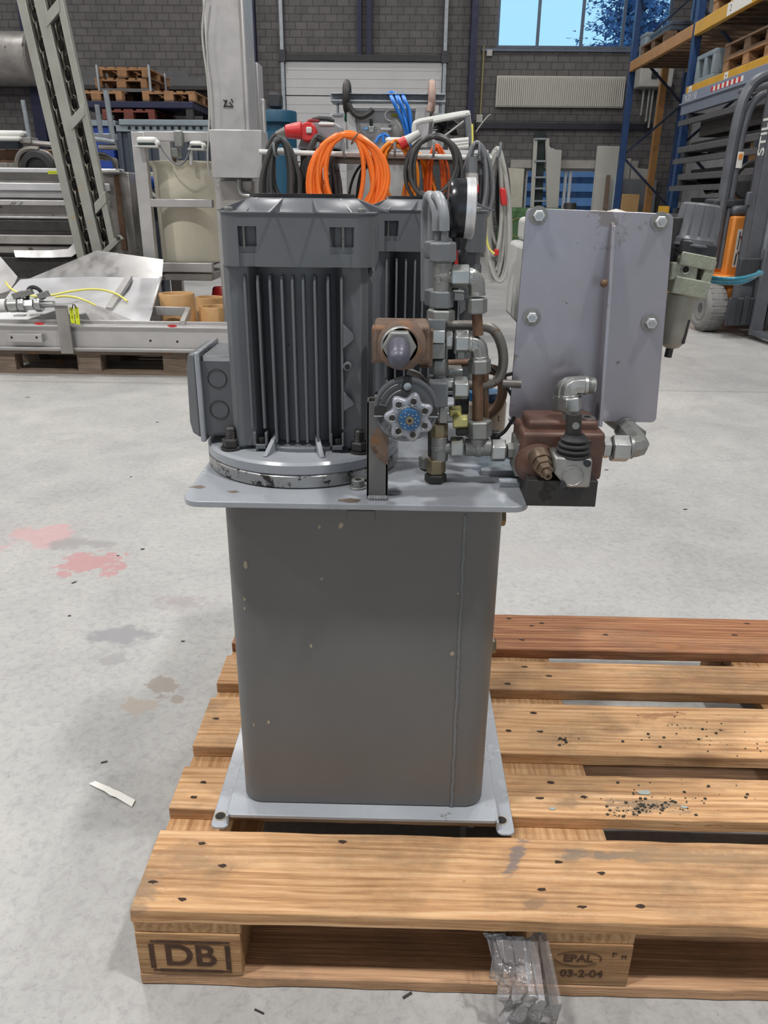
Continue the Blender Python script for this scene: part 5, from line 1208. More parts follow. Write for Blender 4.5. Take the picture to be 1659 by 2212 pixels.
a, b = at(228, 545, Y=Yc-.05), at(262, 512, Y=Yc-.05); MB().beam(a, b, .06, .035).build('foot_arm', 'conveyor_paint', LC, .002); p = at(256, 514, Y=Yc-.08); MB().hexn(p, p+V((0, -.02, 0)), .014).build('arm_bolt', 'dark_steel', LC)
for (xa, xb) in ((66, 194), (108, 231)):
    a, b = at(xa, -14, Y=Yc+.015), at(xb, 540, Y=Yc+.015); e = down(a, b); d = (e-a); L = d.length; d.normalize(); sx_ = d.cross(V((0, 1, 0))).normalized(); g = MB(); n = int(L/.085)
    for i in range(n):
        c0 = a+d*(.085*(i+.5)); side = sx_ if i % 2 else V((0, 1, 0))
        g.tube([c0+d*(.055*math.cos(t))+side*(.026*math.sin(t)) for t in [2*PI*j/12 for j in range(12)]], .0085, 6, True)
    g.build('chain', 'chain_steel', LC)
# containers and the stack of pallets by the back wall
Yk = 12.3
BB = thing('blue_container', 'deep blue storage container by the back wall', 'container', base(215, Yk)); g = MB(); BX(g, 150, 272, 249, 420, Yk, Yk+1.1, 0); g.build('body', 'blue_box', BB, .02); g = MB(); BX(g, 148, 259, 249, 272, Yk-.05, Yk+1.12); g.build('lid', 'pale_blue_lid', BB, .01)
for px in (175, 205, 247): g = MB(); BX(g, px-4, 274, px, 420, Yk-.03, Yk, 0); g.build('rib', 'blue_box', BB, .006)
SB = thing('lidded_container', 'dark slate container with a pale blue toothed lid by the back wall', 'container', base(350, Yk)); g = MB(); BX(g, 256, 284, 446, 430, Yk+.02, Yk+1.15, 0); g.build('body', 'slate_box', SB, .02)
for px in range(262, 446, 20): g = MB(); BX(g, px, 286, px+7, 430, Yk-.03, Yk+.02, 0); g.build('rib', 'slate_box', SB, .006)
g = MB(); BX(g, 256, 258, 450, 271, Yk-.08, Yk+1.2); g.build('lid', 'pale_blue_lid', SB, .012); g = MB(); BX(g, 250, 271, 448, 285, Yk-.04, Yk+.1); LT = g.build('lid_rim', 'pale_blue_lid', SB, .006)
for i in range(11): g = MB(); x = 276+i*15.5; BX(g, x, 273, x+6.5, 280, Yk-.045, Yk-.039); g.build('rim_slot', 'dark_inside', LT)
zl = at(330, 258, Y=Yk-.08).z
BG = ('bg_wood', 'bg_wood', 'bg_wood', 'bg_wood_dark'); RD = ('red_wood', 'red_wood', 'red_wood', 'red_wood'); DK = ('bg_wood_dark',)*4
def pal90(label, px, Y, z, m, seed):        # short side to the viewer
    x = at(px, 250, Y=Y).x; return pallet(label, (x+.4, Y, z), PI/2, m, 'pallets stored by the back wall', seed)
pal90('dull red pallet lying on the container lid under the steel deck', 278, Yk+.0, zl+.002, RD, 11)
zd0 = at(300, 236, Y=Yk-.02).z; zd0 = max(zd0, zl+.16)
DKT = thing('steel_deck', 'dark navy steel deck on short legs above the containers', 'deck', (at(300, 240, Y=Yk).x, Yk, zl))
a, b = at(165, 232, Y=Yk).x, at(418, 232, Y=Yk).x; MB().box((a, Yk-.02, zd0), (b, Yk+1.2, zd0+.09)).build('deck_plate', 'navy_steel', DKT, .01)
for x in (a+.02, b-.12):
    for y in (Yk, Yk+1.08): MB().box((x, y, zl+.001), (x+.1, y+.1, zd0)).build('leg', 'dark_steel', DKT)
z2 = zd0+.092
pal90('single pallet on the steel deck, nearer the leaning conveyor', 212, Yk+.02, z2, BG, 12); pal90('single pallet on the steel deck, nearer the stainless column', 368, Yk+.02, z2, BG, 13)
SF = thing('stacking_frame', 'low stacking frame with thin corner posts carrying two pallets', 'frame', (at(270, 200, Y=Yk+.3).x, Yk+.3, z2))
xa, xb = at(211, 190, Y=Yk+.25).x, at(329, 190, Y=Yk+.25).x; z3 = at(270, 191, Y=Yk+.25).z
MB().box((xa, Yk+.25, z3-.05), (xb, Yk+1.1, z3)).build('shelf', 'tray_grey', SF, .006)
for x, px in ((xa, 209), (xb-.05, 328)):
    zt_ = at(px, 140, Y=Yk+.25).z
    for y in (Yk+.22, Yk+1.08): MB().box((x+.01, y+.01, z2+.001), (x+.04, y+.04, zt_)).build('corner_post', 'galv', SF)
pal90('lower of the two pallets on the stacking frame', 269, Yk+.29, z3+.001, BG, 14); pal90('upper of the two pallets on the stacking frame', 273, Yk+.27, z3+.148, BG, 15)
# stainless stand holding a cream tub
Yf = 4.98; ST = thing('stainless_stand', 'square stainless tube stand around the cream tub', 'stand', base(380, Yf)); 
for px, w_ in ((297, 28), (470, 26)):
    p = at(px-w_/2, 295, Y=Yf); q = at(px+w_/2, 295, Y=Yf)
    for Yv, h in ((Yf, at(380, 285, Y=Yf).z), (Yf+.62, at(380, 285, Y=Yf).z)): MB().box((p.x, Yv, 0), (q.x, Yv+.07, h)).build('post', 'stainless', ST, .004)
for y0, y1 in ((284, 305), (430, 448), (568, 588)): g = MB(); BX(g, 309, y0, 458, y1, Yf+.004, Yf+.066); g.build('rail', 'stainless', ST, .004); g = MB(); BX(g, 309, y0, 458, y1, Yf+.62, Yf+.69); g.build('rail', 'stainless', ST, .004)
g = MB(); BX(g, 309, 590, 458, 606, Yf+.02, Yf+.66); g.build('shelf', 'stainless_dirty', ST, .004)
g = MB(); BX(g, 375, 281, 394, 318, Yf-.03, Yf+.0); BX(g, 368, 318, 386, 341, Yf+.02, Yf+.1); g.build('stirrer_head', 'zinc_dull', ST, .01); TB([(377, 340), (376, 352)], Yf+.06, .012, 8, 0).build('stirrer_shaft', 'rust_pipe', ST); TB([(411, 312), (414, 356)], Yf+.05, .013, 8, 0).build('white_tube', 'white_paint', ST)
for x0, y0, x1, y1, lab in ((293, 295, 336, 310, 0), (408, 304, 436, 316, 1)):
    g = MB(); BX(g, x0, y0, x1, y1, Yf-.09, Yf-.005); e = g.build('white_sensor', 'white_paint', ST, .018); g = MB(); BX(g, x0+4, y1-6, x1-3, y1+4, Yf-.085, Yf-.01); g.build('sensor_window', 'dark_green', e, .008); g = MB(); BX(g, x0-3, y1+4, x1+4, y1+8, Yf-.1, Yf-.004); g.build('sensor_plate', 'light_grey_plastic', e, .002)
    p = at(x1+4, y1-1, Y=Yf-.07); MB().sphere(p, .02, 10).build('gland', 'white_paint', e)
TB([(345, 313), (354, 328), (368, 345), (385, 356), (398, 350), (408, 332), (412, 318)], Yf-.06, .006).build('sensor_cable', 'cable_grey', ST)
c0 = at(402, 353, Y=Yf+.32); r = 74*mpp(c0); zb_ = at(410, 574, Y=Yf+.06).z+.014
TU = thing('cream_tub', 'tall cream plastic tub standing inside the stainless stand', 'tub', (c0.x, Yf+.34, zb_)); h = c0.z-zb_
MB().lathe((c0.x, Yf+.34, zb_), (0, 0, 1), [(r*.9, 0), (r*.94, .02), (r*.98, h-.04), (r*1.02, h-.02), (r*1.1, h), (r*1.1, h+.008), (r*1.0, h+.01), (r*.95, h-.03), (r*.9, .03)], 40).build('body', 'cream_tub', TU, ang=50)
# blue motor half hidden behind the stand
MBL = thing('blue_motor', 'small blue motor with pale hose seen through the stand', 'motor', base(322, 5.75)); a, b = at(306, 390, Y=5.75), at(345, 392, Y=5.75)
MB().cyl(a, b, .06, n=18).build('housing', 'blue_box', MBL); g = MB(); BX(g, 310, 372, 338, 384, 5.7, 5.8); g.build('terminal_cover', 'light_grey_plastic', MBL, .006); TB([(318, 402), (328, 418), (340, 428)], 5.68, .016).build('hose', 'cable_light', MBL); g = MB(); BX(g, 312, 398, 342, 560, 5.72, 5.9, 0); g.build('pedestal', 'slate_box', MBL, .01)
tag(MB().box((at(309, 450, Y=6.3).x, 6.3, 0), (at(346, 450, Y=6.3).x, 6.36, at(330, 446, Y=6.3).z)).build('pale_board', mat('pale_lilac', (188, 190, 206), .6, 0, .04)), 'pale lilac board standing behind the stainless stand', 'board')
# square stainless column with its box
Yq = 4.4; SCL = thing('stainless_column', 'tall square stainless column with a box at eye height', 'column', base(495, Yq))
a, b = at(455, 280, Y=Yq), at(527, 280, Y=Yq); zt = 2.6; MB().box((a.x, Yq, 0), (b.x+.035, Yq+.3, zt)).build('shaft', 'stainless', SCL, .012)
MB().box((b.x+.006, Yq-.006, 0), (b.x+.012, Yq, zt)).build('seam', 'stainless_dirty', SCL)
g = MB(); BX(g, 455, 280, 566, 384, Yq-.22, Yq+.02); g.build('terminal_box', 'stainless', SCL, .004)
g = MB(); BX(g, 541, 134, 560, 300, Yq+.32, Yq+.5); g.build('rear_cover', 'stainless', SCL, .006); g = MB(); BX(g, 559, 212, 573, 345, Yq+.4, Yq+.46, 0); g.build('rear_rail', 'stainless', SCL, .01)
TB([(444, -10), (437, 60), (440, 110), (448, 170), (452, 240), (450, 300), (449, 345), (455, 380), (475, 395), (512, 400)], Yq-.05, .006).build('cable', 'cable_light', SCL)
g = TB([(517, 388), (517, 404), (523, 418), (540, 422)], Yq-.12, .014); g.build('cable_gland', 'zinc', SCL); p = at(492, 222, Y=Yq-.002)
for s_, (x0, y0, x1, y1) in enumerate(((484, 232, 490, 216), (500, 214, 503, 221), (487, 229, 503, 231), (496, 221, 503, 230), (483, 216, 489, 220))):
    a, b = at(x0, y0, Y=Yq-.001), at(x1, y1, Y=Yq-.001); MB().beam(a, b, .006, .02, up=(0, 1, 0)).build('black_scrawl', 'ink_black', SCL)
g = MB(); BX(g, 474, 390, 545, 440, Yq-.1, Yq, 0); g.build('lower_guard', 'stainless_dirty', SCL, .004)
# ------------------------------------------------------------------ cable rack in the middle
YR = 4.0; RK = thing('cable_rack', 'tube rack of two grey rails hung with coiled cables', 'rack', (.2, YR, 0))
TB([(560, 328), (1062, 342)], YR-.03, .014, 10, 0).build('rail', 'white_paint', RK); TB([(650, 343), (1062, 352)], YR+.06, .022, 10, 0).build('rail', 'pipe_grey', RK); TB([(563, 324), (1066, 338)], YR+.34, .016, 10, 0).build('rail', 'galv', RK)
for px in (588, 1042):
    for Yv in (YR, YR+.34): x = at(px, 335, Y=Yv).x; MB().cyl((x, Yv, 0), (x, Yv, at(px, 335, Y=Yv).z), .018, n=12).build('post', 'galv', RK)
g = MB(); g.sheet([[at(x, y, Y=Yv) for x in (570, 700, 850, 1000, 1055)] for Yv, y in ((YR-.02, 333), (YR+.34, 325))], .006); g.build('top_tray', 'stainless', RK)
for px in (599, 692, 745, 853, 935, 1031, 1075):
    a = at(px, 338, Y=YR-.03); MB().tube(smooth_pts([a, a+V((0, -.07, .0)), a+V((0, -.11, .03)), a+V((0, -.115, .065))], 5), .007, 8).build('hook', 'galv', RK)
rc = random.Random(31)
def coil(label, cx, top, bot, hw, m, n, r, Y, tight=.25, name='cable_coil', pear=.5, group='coils on the cable rack'):
    """loops of cable hung on a hook: every loop droops a little differently"""
    t = thing(name, label, 'cable', (at(cx, top, Y=Y).x, Y, at(cx, bot, Y=Y).z), group); pts = []
    per = 22; a0 = None
    for i in range(n):
        dy = rc.uniform(-.055, .055); w_ = hw*(1-tight*rc.random()); b = bot-(bot-top)*.3*rc.random()**2; tp = top+rc.uniform(0, 12); dx = rc.uniform(-.34, .34)*hw; sk = rc.uniform(-.3, .3)
        for j in range(per):
            u = 2*PI*j/per; v = (1-math.cos(u))/2
            wx = w_*(math.sin(u)+sk*math.sin(u)**2*.6)*(1-pear*.35*(v-.5))
            pts.append(at(cx+dx*v+wx, tp+(b-tp)*v, Y=Y+dy*(.4+.6*v)-.02))
    MB().tube(smooth_pts(pts, 2), r, 7).build('cable', m, t)
    return t
def tie(t, px, py, Y, m='dark_steel'):
    a = at(px, py, Y=Y); MB().tube([a+V((.022*math.cos(u), .06*math.sin(u), .03*math.cos(u)+.0)) for u in [2*PI*i/16 for i in range(16)]], .004, 5, True).build('cable_tie', m, t)
t = coil('thick black cable hung in a narrow loop next to the stainless column', 606, 292, 480, 33, 'cable_black', 9, .0135, YR-.06, .3, pear=-1.3)
p = at(594, 425, Y=YR-.02); MB().cyl(p+V((0, 0, -.12)), p, .045, .03, 14).build('plug', 'light_grey_plastic', t); MB().cyl(p+V((0, 0, -.17)), p+V((0, 0, -.12)), .05, n=14).build('plug_skirt', 'red_plastic', t)
t = coil('flat black cable roll hung behind the large orange coil', 690, 290, 520, 38, 'cable_black', 12, .011, YR+.02, .2, pear=-.9); tie(t, 704, 388, YR-.05, 'rust_pipe')
t = coil('large orange cable coil with a brown tie, biggest on the rack', 748, 284, 500, 84, 'pvc_orange', 10, .0125, YR-.1, .5, pear=.2); tie(t, 768, 298, YR-.1, 'rust')
t = coil('amber orange cable coil hung beside the large orange coil', 856, 303, 470, 48, 'pvc_amber', 6, .0105, YR-.06, .4, pear=-.2); tie(t, 846, 318, YR-.08, 'dark_steel')
t = coil('bundle of thin orange cable hung behind the loose black loops', 943, 312, 520, 26, 'pvc_orange_dark', 16, .0075, YR+.02, .5, pear=-1.0)
t = coil('bundle of thin amber cable spreading out below the loose black loops', 905, 330, 520, 32, 'pvc_amber', 10, .008, YR+.05, .6, pear=-1.4)
t = coil('loose black cable loops hung in front of the thin orange bundle', 940, 288, 470, 62, 'cable_black', 4, .0105, YR-.12, .35, pear=.2)
p = at(885, 300, Y=YR-.12); d = (at(915, 286, Y=YR-.12)-at(878, 308, Y=YR-.12)).normalized(); MB().cyl(p-d*.02, p+d*.06, .026, .018, 14).build('plug', 'light_grey_plastic', t); MB().cyl(p-d*.06, p-d*.02, .03, n=14).build('plug_skirt', 'red_plastic', t)
t = coil('dark grey cable coil with a grey and red plug beside the pale cables', 1030, 304, 500, 30, 'cable_grey', 8, .011, YR-.05, .4, pear=-.6)
p = at(1020, 348, Y=YR-.12); MB().cyl(p+V((0, 0, -.06)), p+V((0, 0, .02)), .03, n=14).build('plug', 'cable_grey', t); MB().cyl(p+V((0, 0, -.12)), p+V((0, 0, -.06)), .042, .034, 14).build('plug_body', 'cable_light', t); MB().cyl(p+V((0, 0, -.16)), p+V((0, 0, -.12)), .045, n=14).build('plug_skirt', 'red_plastic', t)
t = coil('long pale grey cable bundle hanging at the end of the rack', 1074, 318, 610, 25, 'cable_light', 15, .0115, YR+.02, .5, pear=-1.0)
p = at(1087, 425, Y=YR-.06); MB().obox(p, (.017, 0, .0), (0, .02, 0), (-.008, 0, .045)).build('red_plug', 'red_plastic', t, .008); p = at(1072, 545, Y=YR-.05); MB().obox(p, (.014, 0, .0), (0, .012, 0), (.0, 0, .018)).build('red_plug', 'red_plastic', t, .006)
TB([(1052, 470), (1050, 505), (1056, 535), (1068, 548)], YR-.08, .006).build('loose_core', 'yellow_cable', t)
t = coil('thin black cable loop hanging outermost at the end of the rack', 1086, 338, 520, 13, 'cable_black', 3, .009, YR+.08, .3, pear=-.4)
t = coil('loose black cables hung at the back of the rack under the orange coils', 795, 350, 500, 45, 'cable_black', 5, .008, YR+.3, .6, pear=-.5)
# socket box and plug on the rack
SBX = thing('socket_box', 'grey socket distribution box with red sockets on the rack', 'socket box', at(660, 330, Y=YR+.15)); Ys = YR+.12
g = MB(); g.prism([at(x, y, Y=Ys) for x, y in ((642, 322), (664, 262), (722, 264), (740, 275), (735, 322))], (0, .2, 0)); g.build('housing', mat('box_grey', (140, 142, 146), .45, 0, .05), SBX, .01)
p = at(666, 287, Y=Ys-.01); MB().lathe(p+V((0, .01, 0)), (0, -1, .1), [(.052, 0), (.052, .03), (.044, .045)], 24).build('red_socket', 'red_plastic', SBX); g = MB(); BX(g, 661, 274, 673, 288, Ys-.06, Ys-.03); g.build('socket_lid', 'white_paint', SBX, .006); g = MB(); BX(g, 655, 276, 684, 300, Ys-.015, Ys); g.build('socket_plate', 'white_paint', SBX, .004)
g = MB(); g.prism([at(x, y, Y=Ys) for x, y in ((658, 266), (668, 256), (690, 258), (690, 264))], (0, .18, 0)); g.build('red_lid', mat('red_dark', (128, 40, 44), .4), SBX, .006); TB([(678, 262), (680, 256), (715, 258), (718, 266)], Ys+.03, .012, 8, 3).build('carry_handle', 'black_plastic', SBX); g = MB(); BX(g, 688, 264, 722, 272, Ys-.01, Ys+.18); g.build('white_edge', 'white_paint', SBX, .008)
PGT = thing('power_plug', 'large red power plug with grey boot lying beside the socket box', 'plug', at(630, 290, Y=Ys)); a, b = at(652, 282, Y=Ys-.02), at(617, 284, Y=Ys-.02); MB().cyl(a, b, .048, .034, 18).build('body', 'red_plastic', PGT, .004); c_ = at(596, 290, Y=Ys-.02); MB().cyl(b, c_, .026, .014, 14).build('boot', 'pipe_grey', PGT); TB([(597, 290), (588, 298), (578, 318), (574, 330)], Ys-.02, .011).build('cable', 'cable_black', PGT)
for (x0, y0, x1, y1, Y, m, lab, cat, nm) in ((832, 296, 876, 309, YR+.1, 'white_paint', 'rounded white cover lying on the rack behind the amber coil', 'cover', 'white_cover'), (690, 300, 716, 316, YR+.05, 'red_plastic', 'small red plug lying on the rack inside the large orange coil', 'plug', 'red_connector')):
    g = MB(); BX(g, x0, y0, x1, y1, Y, Y+.12); tag(g.build(nm, m, bevel=.02), lab, cat)
# ------------------------------------------------------------------ machine with the galvanised beam
Yg = 6.4; GM = thing('process_machine', 'stainless machine under a galvanised beam with blue hoses', 'machine', base(840, Yg))
def col_(px, y): return at(px, y, Y=Yg)
g = MB(); BX(g, 748, 236, 934, 360, Yg+.12, Yg+.8, 0); g.build('cabinet', 'stainless', GM, .01); g = MB(); BX(g, 744, 234, 936, 240, Yg+.06, Yg+.8); g.build('cabinet_top', 'stainless_bright', GM, .004)
g = MB(); BX(g, 714, 202, 963, 217, Yg-.02, Yg+.02); BX(g, 714, 201, 963, 204, Yg-.09, Yg+.09); BX(g, 714, 216, 963, 220, Yg-.09, Yg+.09); g.build('beam', 'galv', GM, .003)
for x0, x1 in ((727, 731), (947, 951)): g = MB(); BX(g, x0-9, 219, x1+9, 222, Yg-.08, Yg+.08); BX(g, x0, 222, x1, 360, Yg-.05, Yg+.05, 0); BX(g, x0-9, 244, x1+9, 250, Yg-.08, Yg+.08); g.build('beam_leg', 'galv', GM, .002)
for pts in (((714, 246), (742, 246), (748, 280), (748, 340), (722, 340)), ((748, 226), (762, 228), (778, 330), (752, 330)), ((898, 232), (930, 232), (922, 330), (890, 330))):
    g = MB(); g.prism([at(x, y, Y=Yg-.06) for x, y in pts], (0, .02, 0)); g.build('side_plate', 'stainless', GM, .003)
for px, m, tail in ((750, 'dark_steel', [(752, 222), (758, 236), (768, 248), (782, 252), (798, 244), (806, 236)]), (932, mat('strap_beige', (176, 150, 138), .7), [(931, 222), (928, 232), (926, 240)])):
    p = col_(px, 210); w_ = .03; MB().tube([p+V((0, .13*math.cos(u), .1*math.sin(u))) for u in [2*PI*i/14 for i in range(14)]], .03, 8, True).build('strap', m, GM); TB(tail, Yg-.13, .022).build('strap_tail', m, GM)
for i, dx in enumerate((0, 3, 12, 17, 26, 29)): TB([(842+dx, 203), (845+dx, 212), (858+dx*.95, 240), (873+dx*.55, 275), (884+dx*.3, 325)], [Yg+.05, Yg-.13, Yg-.13-.02*(i % 2), Yg-.1-.02*(i % 3), Yg-.08], .011).build('blue_hose', 'blue_hose', GM)
TB([(836, 204), (846, 200), (856, 205)], Yg-.05, .014).build('blue_hose', 'blue_hose', GM); TB([(812, 308), (818, 296), (832, 290), (842, 300)], Yg-.15, .012).build('blue_hose', 'blue_hose', GM); TB([(826, 288), (829, 308)], Yg-.15, .014, 8, 0).build('blue_hose', 'blue_hose', GM)
for x0, y0, x1, y1 in ((845, 246, 870, 252), (859, 267, 870, 272)): g = MB(); BX(g, x0, y0, x1, y1, Yg+.105, Yg+.118); g.build('yellow_label', 'lime_label', GM)
g = MB(); BX(g, 798, 257, 805, 272, Yg-.02, Yg+.03); g.build('regulator_knob', 'black_plastic', GM, .004); g = MB(); BX(g, 796, 272, 808, 286, Yg-.03, Yg+.05); BX(g, 808, 274, 816, 280, Yg, Yg+.03); g.build('regulator', 'zinc', GM, .004); g = MB(); BX(g, 783, 274, 796, 281, Yg-.02, Yg+.03); g.build('filter', mat('pale_blue', (130, 170, 210), .4), GM, .004)
p = col_(858, 276); MB().sphere(p+V((0, .08, 0)), .08, 18).build('float_bulb', 'light_grey_plastic', GM); g = MB(); BX(g, 822, 276, 846, 282, Yg-.03, Yg+.02); g.build('tray', 'stainless', GM, .004); TB([(845, 235), (832, 246), (836, 258), (850, 263)], Yg-.03, .006).build('thin_cable', 'light_grey_plastic', GM)
for x0, x1 in ((744, 750), (922, 930)): g = MB(); BX(g, x0, 236, x1, 262, Yg+.0, Yg+.1); g.build('green_cover', mat('emerald', (40, 140, 104), .5), GM, .01)
# push trolley with black bag
TP = thing('push_trolley', 'white tube push trolley with a black bag behind the rack', 'trolley', base(965, 5.2)); Yp = 5.2
TB([(895, 330), (895, 275), (903, 264), (930, 258), (1005, 245), (1010, 250), (1012, 262), (1018, 312)], Yp, .018).build('handle', 'white_paint', TP); TB([(1008, 250), (1018, 330)], Yp-.02, .022, 8, 0).build('grip', 'cable_grey', TP); TB([(936, 262), (1006, 248)], Yp-.03, .014, 8, 0).build('grey_sleeve', 'light_grey_plastic', TP)
g = MB(); rr = random.Random(3); rows = []
for i in range(7):
    t = i/6; rows.append([at(938+42*j/7+rr.uniform(-2, 2)+t*6, 258-1.1*j+t*(38+5*math.sin(j))+rr.uniform(-2, 2), Y=Yp+.1+rr.uniform(-.03, .03)) for j in range(8)])
g.sheet(rows, .05); g.build('black_bag', 'black_rubber', TP)
for y0, y1 in ((302, 306), (308, 314), (316, 320)): TB([(968, y1), (1012, y0)], Yp-.08, .017, 8, 0).build('frame_tube', 'white_paint', TP)
TB([(952, 300), (1002, 262)], Yp-.05, .008, 6, 0).build('strut', 'zinc_dull', TP); g = MB(); BX(g, 905, 318, 1010, 330, Yp, Yp+.5, 0); g.build('base', 'forklift_dark', TP, .02)
tag(TB([(1028, 285), (1040, 268), (1055, 250), (1060, 248)], 4.35, .004, 6, 2).build('wire', 'zinc_dull'), 'thin bare wire sticking up above the grey cable coil', 'wire'); tag(TB([(1020, 320), (1021, 300), (1020, 268)], 4.3, .006, 6, 2).build('wire_core', 'yellow_cable'), 'upright yellow green wire core above the cable rack', 'wire')
# teal tank
Yt = 9.0; TT = thing('teal_tank', 'dark teal round tank with a lid and a motor near the overhead door', 'tank', base(592, Yt)); c0 = at(590, 236, Y=Yt); r = 45*mpp(c0); z1 = c0.z; z2 = at(590, 262, Y=Yt).z
MB().lathe((c0.x, Yt+r, z2), (0, 0, 1), [(r, 0), (r*1.0, z1-z2-.02), (r*.97, z1-z2)], 40).build('lid_drum', 'teal_tank', TT); MB().lathe((c0.x, Yt+r, 0), (0, 0, 1), [(r*.96, 0), (r*.96, z2-.1), (r*.7, z2-.08), (r*.7, z2)], 40).build('body', 'teal_tank', TT)
g = MB(); BX(g, 578, 200, 606, 232, Yt+r-.1, Yt+r+.1); g.build('drive_motor', 'forklift_dark', TT, .02)
# ------------------------------------------------------------------ right background by the wall
Yw = 14.2
a, b = at(1083, 448, Y=Yw), at(1210, 560, Y=Yw)
GB = thing('green_box', 'faded green box standing on the floor under the low windows', 'box', ((a.x+b.x)/2, Yw, 0)); MB().box((a.x, Yw, 0), (b.x, Yw+.5, a.z)).build('body', 'green_box', GB, .06); MB().tube([V(((a.x+b.x)/2-.25+.16*math.cos(t), Yw-.004, a.z*.62+.16*math.sin(t))) for t in [2*PI*i/20 for i in range(20)]], .012, 6, True).build('ring_mark', mat('ring_ochre', (128, 124, 76), .7), GB)
def board(name, label, pts, Y, th, m, cat='board'):
    zb = 0; ps = [at(x, y, Y=Y) for x, y in pts]; lo = min(p.z for p in ps); ps = [V((p.x, p.y, 0 if p.z < lo+.08 else p.z)) for p in ps]
    return tag(MB().prism(ps, (0, th, 0)).build(name, m, bevel=.006), label, cat)
board('cream_board', 'cream board against the wall beside the green box', ((1080, 362), (1133, 364), (1128, 462), (1080, 460)), 14.9, .05, mat('board_cream', (190, 186, 172), .6))
board('dark_green_board', 'tall dark green board standing behind the ladder', ((1155, 285), (1178, 286), (1174, 470), (1150, 470)), 14.94, .04, 'dark_green')
board('notched_board', 'tall narrow white panel with a notched top beside the ladder', ((1181, 316), (1189, 317), (1191, 320), (1196, 320), (1199, 323), (1214, 324), (1207, 472), (1188, 472)), 14.78, .05, 'off_white')
board('wide_white_board', 'wide white panel leaning behind the blue rack upright', ((1291, 315), (1342, 316), (1332, 382), (1285, 380)), 14.75, .05, 'off_white'); board('white_board', 'white board standing under the wide white panel', ((1288, 380), (1312, 381), (1306, 470), (1277, 470)), 14.7, .05, 'off_white')
board('pale_blue_board', 'pale bluish narrow board beside the blue rack upright', ((1328, 382), (1338, 382), (1330, 470), (1318, 470)), 14.68, .05, mat('board_pale', (168, 180, 184), .6)); board('timber_post', 'old split timber post between two white boards', ((1312, 378), (1319, 378), (1313, 470), (1303, 470)), 14.6, .08, 'old_wood', 'post')
board('large_grey_board', 'large mid grey panel behind the rack brace', ((1344, 386), (1420, 388), (1412, 480), (1334, 480)), 14.9, .04, 'panel_grey'); board('small_white_board', 'small white panel standing behind the rack brace above the grey panel', ((1343, 342), (1364, 342), (1362, 390), (1340, 390)), 14.95, .03, 'off_white')
board('cardboard_sheet', 'tan cardboard sheet in front of the large grey panel', ((1345, 419), (1382, 420), (1378, 470), (1340, 470)), 14.6, .05, 'cardboard')
board('white_sheet', 'white sheet beside the orange upright post behind the rack', ((1364, 362), (1408, 366), (1404, 390), (1362, 388)), 14.95, .03, 'off_white')
LD = thing('step_ladder', 'aluminium step ladder in front of the dark green board', 'ladder', (at(1160, 400, Y=14.84).x, 14.84, 0))
for (x0, y0, x1, y1) in ((1157, 299, 1150, 470), (1182, 299, 1193, 470)): a, b = at(x0, y0, Y=14.86), at(x1, y1, Y=14.82); a = V(a); b = V((b.x, b.y, 0)); MB().beam(a, b, .03, .07, up=(1, 0, 0)).build('rail', 'off_white', LD)
for y in (300, 348, 383, 407, 434): a, b = at(1154, y, Y=14.84), at(1180, y, Y=14.84); MB().beam(a, b, .05, .03).build('rung', 'galv', LD)
for px, Y, lab in ((1232, 14.6, 'dark round bin below the low window, nearer the white panel'),): 
    a = at(px, 438, Y=Y); MB_ = MB().lathe((a.x, Y, 0), (0, 0, 1), [(.1, 0), (.12, a.z-.03), (.1, a.z)], 20); tag(MB_.build('waste_bin', 'dark_steel'), lab, 'bin')
# ------------------------------------------------------------------ pallet rack
RX = 3.84; RA, RB, RCY = 13.0, 10.15, 7.3; RD_ = .85
RKK = thing('pallet_rack', 'tall blue and yellow pallet rack along the side wall', 'rack', (RX, RB, 0)); HT = 5.6
zU, zL_ = at(1359, 146, Y=RA).z, at(1475, 205, X=RX).z; zTop = zU+1.05
for Y in (RA, RB, RCY):
    for x in (RX, RX+RD_): MB().box((x, Y-.05, 0), (x+.09, Y+.05, HT)).build('upright', 'rack_blue', RKK, .006)
    z = .2; s_ = 0
    while z < HT-.8:
        a, b = (RX+.045, Y, z), (RX+RD_+.045, Y, z+.75); MB().beam((a[0], Y, z+(.75 if s_ else 0)), (b[0], Y, z+(0 if s_ else .75)), .03, .045, up=(0, 1, 0)).build('brace', mat('brace_navy', (30, 40, 62), .5) if 'brace_navy' not in MATS else 'brace_navy', RKK); z += .75; s_ = 1-s_
def rbeam(Y0, Y1, z, m, x=RX): MB().box((x-.012, Y1+.05, z-.07), (x+.05, Y0-.05, z+.07)).build('beam', m, RKK, .006)
rbeam(RA, RB, zU, 'rack_orange'); rbeam(RB, RCY, zU, 'rack_yellow'); rbeam(RB, RCY, zL_, 'rack_yellow'); rbeam(RA, RB, zTop, 'rack_pale'); rbeam(RB, RCY, zTop, 'rack_yellow')
for Y0, Y1, z, m in ((RA, RB, zU, 'rack_orange'), (RB, RCY, zU, 'rack_orange'), (RB, RCY, zL_, 'rack_orange')): rbeam(Y0, Y1, z, m, RX+RD_)
for Y0, Y1, z in ((RA, RB, zU), (RB, RCY, zU), (RB, RCY, zL_)):
    g = MB()
    for i in range(12): y = Y1+.15+(Y0-Y1-.3)*i/11; g.box((RX+.05, y-.05, z-.02), (RX+RD_, y+.05, z+.04))
    g.build('deck_slats', 'bg_wood_dark', RKK)
p = at(1488, 195, X=RX-.013)
for px in (1490, 1568): p = at(px, 205-(px-1475)*.42, X=RX-.013); MB().box((RX-.0145, p.y-.05, zL_-.06), (RX-.012, p.y+.05, zL_+.06)).build('beam_label', 'paper_white', RKK); 
